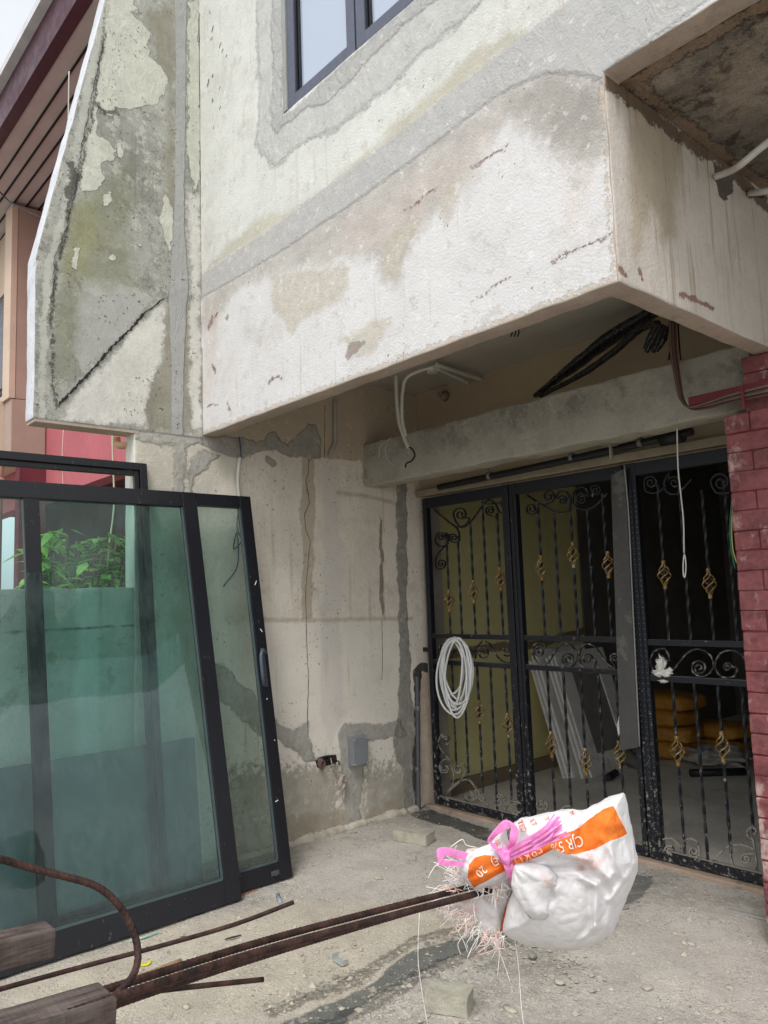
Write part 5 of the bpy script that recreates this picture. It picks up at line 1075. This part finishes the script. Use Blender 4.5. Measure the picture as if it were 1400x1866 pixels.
# ================================================================== REBAR, TIMBERS
s = NT('rusty_rebar'); n = s.noise(26, 6, .7); n2 = s.noise(140, 3)
col = s.mix(s.mr(n, .35, .7), lin(38, 28, 27), lin(82, 56, 48)); col = s.mix(s.mr(n2, .5, .7, 0, .5), col, lin(60, 40, 35)); s.bsdf(col, .7, bump=n2, dist=.001, spec=.3, metal=.2); M_reb = s.m
M_rebl = simple('rusty_rod_light', lin(136, 108, 82), .8, .2, 20, .001)
def rebar(pts, r, label, mat=None, ribs=True, group='rusty reinforcing bars resting on the timbers'):
    m = MB(); P = smooth(pts, 8); m.tube(P, r, 10, ribs=.011 if ribs else 0, ribh=r*.11)
    o = m.build('rebar', mat or M_reb, None, base=tuple(pts[0])); tag(o, label, 'rebar', group)
# the bundle runs into the sack
def bp2(x, y, d): return at(x, y, d)
rebar([bp2(-60, 1885, 1.20), bp2(215, 1797, 1.40), bp2(520, 1704, 1.72), bp2(860, 1616, 2.04), bp2(930, 1598, 2.1)], .0073, 'upper thick ribbed rebar of the bundle entering the sack')
rebar([bp2(-60, 1915, 1.18), bp2(215, 1817, 1.33), bp2(520, 1721, 1.66), bp2(860, 1631, 2.0), bp2(930, 1612, 2.08)], .0078, 'middle thick ribbed rebar of the bundle entering the sack')
rebar([bp2(-60, 1940, 1.19), bp2(215, 1830, 1.36), bp2(520, 1730, 1.70), bp2(840, 1636, 2.04), bp2(930, 1618, 2.12)], .0065, 'lowest thick ribbed rebar of the bundle entering the sack')
rebar([bp2(-40, 1565, 1.30), bp2(0, 1566, 1.33), bp2(60, 1583, 1.36), bp2(120, 1598, 1.38), bp2(175, 1615, 1.40), bp2(215, 1648, 1.41), bp2(240, 1690, 1.41), bp2(251, 1730, 1.40), bp2(248, 1765, 1.38), bp2(232, 1792, 1.36), bp2(212, 1812, 1.34), bp2(180, 1840, 1.30)], .0062, 'bent rebar looping up and over the timber at the lower left')
rebar([bp2(-40, 1814, 1.75), bp2(120, 1770, 1.86), bp2(300, 1722, 1.98), bp2(430, 1684, 2.06), bp2(536, 1644, 2.1)], .0058, 'single thin smooth bar beyond the bundle, its tip near the frames', ribs=False)
rebar([bp2(-40, 1850, 1.40), bp2(60, 1838, 1.46), bp2(200, 1818, 1.54), bp2(320, 1802, 1.62), bp2(480, 1785, 1.72)], .0055, 'short thin bar below the bundle ending in midair', ribs=False)
rebar([bp2(-50, 1856, 1.34), bp2(40, 1838, 1.40), bp2(130, 1822, 1.45), bp2(230, 1790, 1.52), bp2(330, 1752, 1.6)], .0058, 'sandy coloured thin bar at the left beside the lower timber', mat=M_rebl, ribs=False)
s = NT('sawn_timber'); v = s.vec(sc=(14, 1.2, 14)); n = s.noise(5, 6, .6, v=v); n2 = s.noise(9, 4)
saw = s.noise(1, 2, v=s.vec(sc=(6, 90, 6)))
col = s.mix(s.mr(n, .3, .7), lin(58, 51, 49), lin(108, 96, 90)); col = s.mix(s.mr(n2, .5, .65, 0, .6), col, lin(62, 46, 40)); col = s.mix(s.mr(saw, .6, .8, 0, .12), col, lin(150, 132, 122))
s.bsdf(col, .8, bump=s.math('ADD', n, saw), dist=.0025, spec=.25); M_tim = s.m
M_tim2 = simple('sawn_timber_side', lin(120, 92, 66), .8, .25, 9, .002, dust=[(lin(70, 46, 32), .5, 7, .7)])
def timber(e_top, depth, w, h, length, label, dirv=(0.0, 1, -.06)):
    """e_top: pixel of the near top corner of the sawn end; runs back towards -Y"""
    p = at(*e_top, depth); d = np.array(dirv, float); d /= np.linalg.norm(d); sx_ = np.array([1., 0, 0]); upv = np.cross(sx_, d)
    c = p-d*length/2-sx_*w/2-upv*h/2; bm = bmesh.new(); bmesh.ops.create_cube(bm, size=1)
    bmesh.ops.subdivide_edges(bm, edges=[e for e in bm.edges if abs((e.verts[0].co-e.verts[1].co).y) > .5], cuts=40)
    for v_ in bm.verts:
        q = v_.co; nn_ = mnoise.noise(Vector((q.x*3, q.y*16, q.z*3+depth)))*.0025
        v_.co = Vector(c+sx_*(q.x*w+nn_)+d*q.y*length+upv*(q.z*h+nn_))
    me = bpy.data.meshes.new('timber'); bm.to_mesh(me); bm.free(); o = link_mesh('timber', me, M_tim, None, base=tuple(p-d*length)); 
    m_ = o.modifiers.new('b', 'BEVEL'); m_.width = .003; m_.segments = 2; m_.limit_method = 'ANGLE'
    tag(o, label, 'timber', 'sawn timbers under the rebars'); return p, c
T1 = timber((103, 1694), 1.72, .075, .060, 1.3, 'short end of a brown sawn timber at the left edge, upper of the two')
T2 = timber((215, 1819), 1.31, .085, .09, 1.2, 'brown sawn timber at the lower left corner carrying the rebars')
# trestle out of frame that carries the timbers
m = MB(); tz = min(T1[0][2], T2[0][2])-.10
tr_ = empty('trestle', (-1.6, -.35, 0), 'rough timber trestle carrying the sawn timbers', 'trestle')
m.box(-2.3, -1.0, -.45, -.37, tz-.09, tz-.0); m.build('beam', M_tim, tr_)
for x in (-2.2, -1.1):
    m = MB(); m.box(x-.04, x+.04, -.45, -.37, 0, tz-.091); m.build('leg', M_tim, tr_)

# ================================================================== SACK
SD = 2.03
def inside_px(P, poly): return sd_poly(np.array(P, float), poly)
def seg_d(x, y, a, b):
    e = np.array(b)-np.array(a); q = np.stack([x-a[0], y-a[1]], -1); t = np.clip((q@e)/(e@e), 0, 1); return np.hypot(q[..., 0]-t*e[0], q[..., 1]-t*e[1]), t
FOLDS = [((925, 1580), (1005, 1546), 7, .016), ((1005, 1548), (1070, 1566), 9, .020), ((1070, 1566), (1112, 1600), 10, .016), ((1112, 1600), (1120, 1640), 8, .012),
 ((930, 1585), (985, 1590), 10, .018), ((985, 1590), (1010, 1620), 10, .020), ((940, 1600), (1000, 1640), 6, .012), ((950, 1640), (965, 1672), 7, .012),
 ((1060, 1600), (1088, 1612), 8, .014), ((1088, 1612), (1085, 1690), 7, .018), ((1085, 1690), (1040, 1730), 6, .010), ((1148, 1480), (1160, 1580), 4, .008), ((1125, 1460), (1150, 1570), 6, .008),
 ((1060, 1476), (1040, 1545), 7, .010), ((1100, 1530), (1140, 1600), 6, .010), ((1115, 1535), (1120, 1590), 5, .008), ((960, 1650), (930, 1690), 8, .010), ((1000, 1660), (985, 1725), 9, .008), ((1160, 1575), (1110, 1640), 6, .012), ((1130, 1620), (1095, 1715), 8, .010)]
VALLEY = [((935, 1590), (1060, 1580), 7, .016), ((1060, 1582), (1110, 1625), 7, .012), ((930, 1610), (970, 1670), 6, .014), ((1005, 1640), (1010, 1600), 6, .012), ((1120, 1600), (1150, 1640), 6, .010), ((1075, 1620), (1070, 1700), 8, .010)]
def h_body(x, y, outline, R0=75., T=.12):
    x = np.asarray(x, float); y = np.asarray(y, float); sdv = np.maximum(sd_poly(np.stack([x, y], 1), outline), 0)
    k = np.clip(sdv/R0, 0, 1); h = T*np.sqrt(np.clip(1-(1-k)**2, 0, 1))
    soft = np.clip(sdv/14., 0, 1)
    for (a, b, w, am) in FOLDS: d, t = seg_d(x, y, a, b); h += am*np.exp(-(d/w)**2)*soft
    for (a, b, w, am) in VALLEY: d, t = seg_d(x, y, a, b); h -= am*np.exp(-(d/w)**2)*soft
    ang = np.arctan2(y-1578, x-924); rr = np.hypot(x-924, y-1578)
    n = np.array([mnoise.noise(Vector((a*5.5, r_*.004, 3)))+.7*mnoise.noise(Vector((a*13, r_*.007, 8))) for a, r_ in zip(ang, rr)])
    h += .010*n*np.exp(-rr/70)*soft
    # crumples: ridged noise gives creases
    n = np.array([(1-abs(mnoise.noise(Vector((a*.014, b*.014, 1))))*2.4)*.010+(1-abs(mnoise.noise(Vector((a*.030, b*.022, 4))))*2.4)*.0022+.0008*mnoise.noise(Vector((a*.1, b*.1, 2))) for a, b in zip(x, y)])
    from mathutils import noise as mn
    vo = []
    for a, b in zip(x, y):
        w = .35*mnoise.noise(Vector((a*.02, b*.02, 5)))
        d1 = mn.voronoi(Vector((a*.016+w, b*.013+b*0+w, 3.1)))[0]; d2 = mn.voronoi(Vector((a*.038+b*.012+w, b*.03, 7.7)))[0]
        vo.append((min(d1[1]-d1[0], .5))*.026+(min(d2[1]-d2[0], .4))*.009)
    return h+n*soft*.32+np.array(vo)*.28*np.clip(sdv/9., 0, 1)-.012*soft
def star(name, outline, centre, hf, parent, mats, layers, rings=64, segs=300, back=.7, d0=SD):
    O = smooth([np.array(p, float) for p in outline], 6, True); O = np.array(O); O = O+np.array([[mnoise.noise(Vector((p[0]*.06, p[1]*.06, 1)))*2.6, mnoise.noise(Vector((p[0]*.06, p[1]*.06, 6)))*2.6] for p in O])
    L = np.r_[0, np.cumsum(np.hypot(*np.diff(np.vstack([O, O[:1]]), axis=0).T))]; tt = np.linspace(0, L[-1], segs, endpoint=False); OO = np.vstack([O, O[:1]])
    O = np.stack([np.interp(tt, L, OO[:, 0]), np.interp(tt, L, OO[:, 1])], 1); C_ = np.array(centre, float)
    px = [C_]; 
    for r_ in range(1, rings+1):
        f = (r_/rings)**.8
        px += list(C_+(O-C_)*f)
    px = np.array(px); h = hf(px[:, 0], px[:, 1])
    front = [at(a, b, d0-c) for (a, b), c in zip(px, h)]
    nf = len(front); nin = nf-segs
    bk = [at(a, b, d0+c*back) for (a, b), c in zip(px[:nin], h[:nin])]
    V = front+bk; Fc = []
    idx = lambda r_, k, b_: (0 if r_ == 0 else 1+(r_-1)*segs+k % segs)+(nf if (b_ and r_ < rings) else 0)
    for k in range(segs):
        Fc.append((0, idx(1, k+1, 0), idx(1, k, 0))); Fc.append((nf, idx(1, k, 1), idx(1, k+1, 1)))
        for r_ in range(1, rings):
            Fc.append((idx(r_, k, 0), idx(r_, k+1, 0), idx(r_+1, k+1, 0), idx(r_+1, k, 0))); Fc.append((idx(r_, k+1, 1), idx(r_, k, 1), idx(r_+1, k, 1), idx(r_+1, k+1, 1)))
    me = bpy.data.meshes.new(name); me.from_pydata([tuple(v) for v in V], [], Fc); me.update()
    bm = bmesh.new(); bm.from_mesh(me); bmesh.ops.recalc_face_normals(bm, faces=bm.faces); bm.to_mesh(me); bm.free()
    me.polygons.foreach_set('use_smooth', [True]*len(Fc))
    allpx = np.vstack([px, px[:nin]])
    for ln, polys in layers.items():
        d = np.full(len(allpx), -50.)
        for q in polys: d = np.maximum(d, sd_poly(allpx, q))
        d[nf:] = -50
        a = me.attributes.new(ln, 'FLOAT', 'POINT'); a.data.foreach_set('value', d.astype(np.float32))
    return link_mesh(name, me, mats, parent)
BODY = [(926, 1560), (932, 1530), (934, 1503), (950, 1492), (970, 1487), (1000, 1480), (1029, 1474), (1045, 1474), (1062, 1476), (1090, 1462), (1128, 1445), (1139, 1447), (1144, 1465), (1147, 1486), (1156, 1530), (1164, 1574), (1157, 1604), (1141, 1640), (1130, 1670), (1118, 1699), (1095, 1716), (1065, 1729), (1036, 1732), (1000, 1730), (960, 1722), (932, 1712), (916, 1698), (922, 1660), (934, 1620), (926, 1590)]
ORANGE = [(1118, 1469), (1128, 1488), (1144, 1519), (1130, 1527), (1111, 1533), (1096, 1542), (1082, 1548), (1055, 1556), (1036, 1557), (1009, 1548), (985, 1560), (963, 1568), (937, 1578), (922, 1572), (925, 1556), (960, 1545), (990, 1533), (1023, 1519), (1040, 1516), (1055, 1509), (1072, 1494), (1101, 1474)]
def sack_mat(name='woven_sack'):
    s = NT(name); o = s.attr('orange')
    w1 = s.n('ShaderNodeTexWave'); w1.inputs['Scale'].default_value = 260; w1.bands_direction = 'X'; s.l(s.co, w1.inputs[0]); w2 = s.n('ShaderNodeTexWave'); w2.inputs['Scale'].default_value = 260; w2.bands_direction = 'Z'; s.l(s.co, w2.inputs[0])
    dirt = s.mr(s.noise(7, 6, .65), .5, .72, 0, .45); base = s.mix(dirt, lin(234, 232, 232), lin(208, 198, 190))
    sp = s.mr(s.noise(34, 4, .7), .70, .74, 0, .7); base = s.mix(sp, base, lin(120, 96, 82))
    pk = s.mr(s.attr('blush'), -8, 8, 0, .45); base = s.mix(s.math('MULTIPLY', pk, s.mr(s.noise(30, 5, .7), .4, .6)), base, lin(226, 160, 146))
    m_ = s.mr(s.math('ADD', o, s.math('MULTIPLY', s.math('SUBTRACT', s.noise(60, 3), .5), 3)), -.6, .6)
    oc = s.mix(s.mr(s.noise(22, 4), .3, .7), lin(232, 104, 34), lin(248, 138, 58)); col = s.mix(m_, base, oc)
    h = s.math('ADD', s.math('MULTIPLY', s.math('ADD', w1.outputs[1], w2.outputs[1]), .15), s.noise(26, 5, .6))
    wv = s.n('ShaderNodeVectorMath'); wv.operation = 'ADD'; nn_ = s.n('ShaderNodeTexNoise'); nn_.inputs['Scale'].default_value = 9; s.l(s.co, nn_.inputs['Vector'])
    vs = s.n('ShaderNodeVectorMath'); vs.operation = 'SCALE'; vs.inputs['Scale'].default_value = .06; s.l(nn_.outputs['Color'], vs.inputs[0]); s.l(s.co, wv.inputs[0]); s.l(vs.outputs[0], wv.inputs[1])
    e1 = s.mr(s.vor(11, 'DISTANCE_TO_EDGE', v=wv.outputs[0]), 0, .22, 0, 1, False); e2 = s.mr(s.vor(27, 'DISTANCE_TO_EDGE', v=wv.outputs[0]), 0, .3, 0, 1, False)
    h = s.math('ADD', s.math('MULTIPLY', h, .25), s.math('ADD', s.math('MULTIPLY', e1, .55), s.math('MULTIPLY', e2, .35)))
    b = s.bsdf(col, .8, bump=h, dist=.0042, spec=.15)
    tr = s.n('ShaderNodeBsdfTranslucent'); s.l(col, tr.inputs[0]); mxn = s.n('ShaderNodeMixShader'); mxn.inputs[0].default_value = .10; s.l(b.outputs[0], mxn.inputs[1]); s.l(tr.outputs[0], mxn.inputs[2]); s.l(mxn.outputs[0], s.out.inputs[0])
    return s.m
M_sack = sack_mat()
sack = empty('sack', tuple(at(930, 1610, SD)), 'crumpled white woven sack with orange printed band tied over the rebar ends', 'sack')
body_h = lambda x, y: h_body(x, y, BODY)
star('bag_body', BODY, (1035, 1600), body_h, sack, M_sack, {'orange': [ORANGE], 'blush': [[(1050, 1540), (1110, 1550), (1090, 1590), (1040, 1580)]]})
NECK = [(928, 1540), (922, 1508), (915, 1503), (905, 1512), (893, 1535), (872, 1545), (852, 1548), (842, 1562), (838, 1580), (842, 1598), (856, 1614), (868, 1620), (884, 1616), (905, 1612), (928, 1600), (936, 1585), (934, 1560)]
NOR = [[(855, 1576), (866, 1563), (884, 1558), (900, 1560), (914, 1572), (926, 1575), (936, 1580), (926, 1584), (912, 1592), (890, 1604), (864, 1618), (852, 1600)]]
def h_neck(x, y):
    s_ = np.maximum(sd_poly(np.stack([x, y], 1), NECK), 0); k = np.clip(s_/24, 0, 1); h = .045*np.sqrt(1-(1-k)**2)
    n = np.array([mnoise.noise(Vector(((a*.4+b)*.055, (a-b*.3)*.014, 1))) for a, b in zip(x, y)]); return h+.012*n*np.clip(s_/6, 0, 1)
star('bag_neck', NECK, (888, 1578), h_neck, sack, M_sack, {'orange': NOR, 'blush': [[(845, 1540), (880, 1540), (860, 1560)], [(840, 1600), (870, 1600), (860, 1625)]]}, 30, 160, .6, SD-.03)
FLAP = [(926, 1592), (934, 1620), (924, 1665), (916, 1700), (902, 1712), (882, 1700), (862, 1682), (842, 1668), (822, 1654), (812, 1640), (838, 1634), (866, 1628), (900, 1610)]
def h_flap(x, y):
    s_ = np.maximum(sd_poly(np.stack([x, y], 1), FLAP), 0); k = np.clip(s_/20, 0, 1); h = .03*np.sqrt(1-(1-k)**2)
    n = np.array([mnoise.noise(Vector((a*.05-b*.02, a*.02+b*.02, 1))) for a, b in zip(x, y)]); return h+.014*n*np.clip(s_/6, 0, 1)
star('bag_mouth', FLAP, (888, 1655), h_flap, sack, M_sack, {'orange': [[(921, 1650), (928, 1655), (917, 1695), (910, 1700)]], 'blush': [[(812, 1630), (870, 1640), (880, 1690), (820, 1670)], [(812, 1630), (860, 1625), (850, 1690)]]}, 30, 160, .6, SD+.045)
LOBE = [(937, 1578), (954, 1573), (977, 1573), (1000, 1580), (1013, 1597), (1015, 1614), (1004, 1622), (1001, 1640), (1001, 1668), (978, 1677), (957, 1663), (940, 1638), (932, 1614)]
def h_lobe(x, y):
    s_ = np.maximum(sd_poly(np.stack([x, y], 1), LOBE), 0); k = np.clip(s_/26, 0, 1); h = .028*np.sqrt(1-(1-k)**2)
    ang = np.arctan2(y-1572, x-928); n = np.array([mnoise.noise(Vector((a*4.2, r_*.01, 3))) for a, r_ in zip(ang, np.hypot(x-928, y-1572))]); return h+.009*n*np.clip(s_/8, 0, 1)
star('bag_fold', LOBE, (973, 1620), h_lobe, sack, M_sack, {'orange': [], 'blush': [[(985, 1590), (1012, 1600), (1010, 1618), (990, 1612)]]}, 34, 170, .3, SD-.115)
# printing
M_wht = simple('print_white', lin(238, 226, 214), .5, .05); M_orp = simple('print_orange', lin(226, 100, 44), .5, .08, 30)
M_pkp = simple('print_pale_pink', lin(246, 200, 176), .5, .05)
def printed(txt, c, size, rot, mat, hf, d0, sx=1.0, nm='printing', shear=0):
    cu = bpy.data.curves.new('t', 'FONT'); cu.body = txt; cu.size = 1; cu.align_x = 'CENTER'; cu.align_y = 'CENTER'; cu.resolution_u = 3
    ob = bpy.data.objects.new('t', cu); COL.objects.link(ob); dg = bpy.context.evaluated_depsgraph_get(); me = bpy.data.meshes.new_from_object(ob.evaluated_get(dg)); bpy.data.objects.remove(ob)
    bm = bmesh.new(); bm.from_mesh(me); bmesh.ops.triangulate(bm, faces=bm.faces)
    for _ in range(4):
        e = [e for e in bm.edges if e.calc_length() > .12]
        if not e: break
        bmesh.ops.subdivide_edges(bm, edges=e, cuts=1); bmesh.ops.triangulate(bm, faces=bm.faces)
    X = np.array([[v.co.x*sx+shear*v.co.y, v.co.y] for v in bm.verts])*size; a = R(rot)
    px = np.stack([c[0]+X[:, 0]*math.cos(a)+X[:, 1]*math.sin(a), c[1]+X[:, 0]*math.sin(a)-X[:, 1]*math.cos(a)], 1); h = hf(px[:, 0], px[:, 1])
    for v, p, hh in zip(bm.verts, px, h): v.co = Vector(at(p[0], p[1], d0-hh-.006))
    bm.to_mesh(me); bm.free(); me.materials.clear(); o = link_mesh(nm, me, mat, sack)
printed('CJR 5%', (1034, 1539), 29, 180-17, M_wht, body_h, SD, .68)
printed('FRKU', (962, 1558), 27, 180-32, M_pkp, body_h, SD, .85)
printed('TED', (951, 1506), 15, 66, M_orp, body_h, SD, .85)
printed('LT', (972, 1499), 13, 62, M_orp, body_h, SD, .9)
printed('T', (996, 1492), 13, 70, M_orp, body_h, SD, .9); printed('M', (1042, 1482), 13, 60, M_orp, body_h, SD, .7)
printed('E)', (902, 1570), 21, 180-20, M_wht, h_neck, SD-.03, .8); printed('20', (877, 1588), 22, 180-45, M_wht, h_neck, SD-.03, .9)
printed('-00', (906, 1536), 15, 180-50, M_orp, h_neck, SD-.03, .8)
# pink raffia
M_pinkr = simple('pink_raffia', lin(238, 138, 198), .35, .22, 45, .0006, spec=.5)
s_ = M_pinkr.node_tree
def strands(paths, nm, w=.010):
    m = MB()
    for P in paths:
        Q = smooth(P, 6); vd = [CP-np.array(q) for q in Q]; m.ribbon(Q, w, np.array(vd), .0012)
    m.build(nm, M_pinkr, sack)
dK = SD-.085
def pp(x, y, d=dK): return at(x, y, d)
strands([[pp(918, 1556+k*2), pp(950+k, 1535+k*2.4, dK-.06-.006*(k%3)), pp(990+k*2, 1510+k*3, dK-.09+.008*(k%2)), pp(1014+k*2.6+rng.uniform(-6,6), 1484+k*4.6, dK-.08-.006*(k%4))] for k in range(9)]+[[pp(920, 1556+k), pp(952+k, 1538+k*2.2, dK-.065), pp(990+k*1.5, 1513+k*2.6, dK-.10+.01*(k%3)), pp(1012+rng.uniform(-10, 12), 1488+k*4.2, dK-.09)] for k in range(9)], 'ribbon_tail', .0045)
strands([[pp(916, 1556), pp(900-k, 1540, dK), pp(892+k*2, 1530-k, dK), pp(912+k, 1505+k*2, dK-.01), pp(926+k*1.5, 1498+k*2, dK-.01), pp(940-k*2, 1512+k*2, dK-.02), pp(938-k*2, 1535, dK-.02), pp(922, 1556, dK)] for k in np.linspace(-1, 4.5, 10)], 'ribbon_loop', .0045)
strands([[pp(880, 1562, dK+.03), pp(845, 1556+k*2, dK+.02), pp(815, 1548+k*2, dK+.01), pp(799+k, 1552+k*3, dK), pp(803, 1568+k*1.5, dK), pp(835, 1572+k, dK+.02), pp(862, 1578, dK+.03)] for k in np.linspace(-1, 5, 10)], 'ribbon_loop', .0045)
strands([[pp(916+k*2, 1556, dK), pp(922+k*2, 1578, dK-.02), pp(930+k*2.4, 1600, dK-.01), pp(938+k*2, 1620-k, dK+.03)] for k in np.linspace(-1, 6, 11)], 'ribbon_band', .0045)
m = MB()
blob('knot', at(921, 1560, dK-.015), .016, M_pinkr, sack, 4, (1, .9, 1.3), amp=.5)
# frayed threads
M_thr = simple('frayed_thread', lin(250, 246, 242), .5, .04, 60); M_thp = simple('frayed_thread_pink', lin(250, 205, 190), .5, .1, 60)
for nm, mat, n in (('frayed_threads', M_thr, 300), ('frayed_threads', M_thp, 100)):
    m = MB()
    for k in range(n):
        u = rng.uniform(0, 1)
        E_ = [(878, 1622), (850, 1600), (840, 1575), (830, 1610), (815, 1640), (835, 1668), (870, 1690), (900, 1712), (915, 1704)] if k % 4 else [(868, 1618), (885, 1618), (905, 1614), (920, 1606)]
        f = u*(len(E_)-1); i = int(min(f, len(E_)-2)); a = np.array(E_[i]); b = np.array(E_[i+1]); p = a+(b-a)*(f-i)+rng.normal(0, 4, 2)
        out = p-np.array([890, 1640]) if k % 4 else np.array([rng.uniform(-.3, .6), 1.0]); out = out/np.linalg.norm(out)+rng.normal(0, .7, 2)
        l = rng.uniform(6, 20); d0 = SD+rng.uniform(-.04, .05); q1 = p+out*l*.5+rng.normal(0, 4, 2); q2 = p+out*l+rng.normal(0, 7, 2)+np.array([0, 5])
        m.tube(smooth([at(*(p-out*6), d0), at(*p, d0), at(*q1, d0+rng.uniform(-.012, .012)), at(*q2, d0+rng.uniform(-.02, .02))], 4), .0009, 4)
    m.build(nm, mat, sack)
for q in ([(935, 1690), (945, 1760), (950, 1830), (955, 1870)], [(765, 1655), (762, 1740), (768, 1800), (780, 1870)], [(850, 1700), (835, 1720), (840, 1740)], [(905, 1720), (920, 1760), (930, 1790)], [(830, 1690), (845, 1715), (852, 1735)], [(838, 1600), (800, 1575), (780, 1600)], [(870, 1545), (850, 1540), (842, 1530), (820, 1545)]):
    m = MB(); m.tube(smooth([at(x, y, SD+.02) for x, y in q], 5), .0011, 4)
    m.build('loose_thread', M_thr, sack)
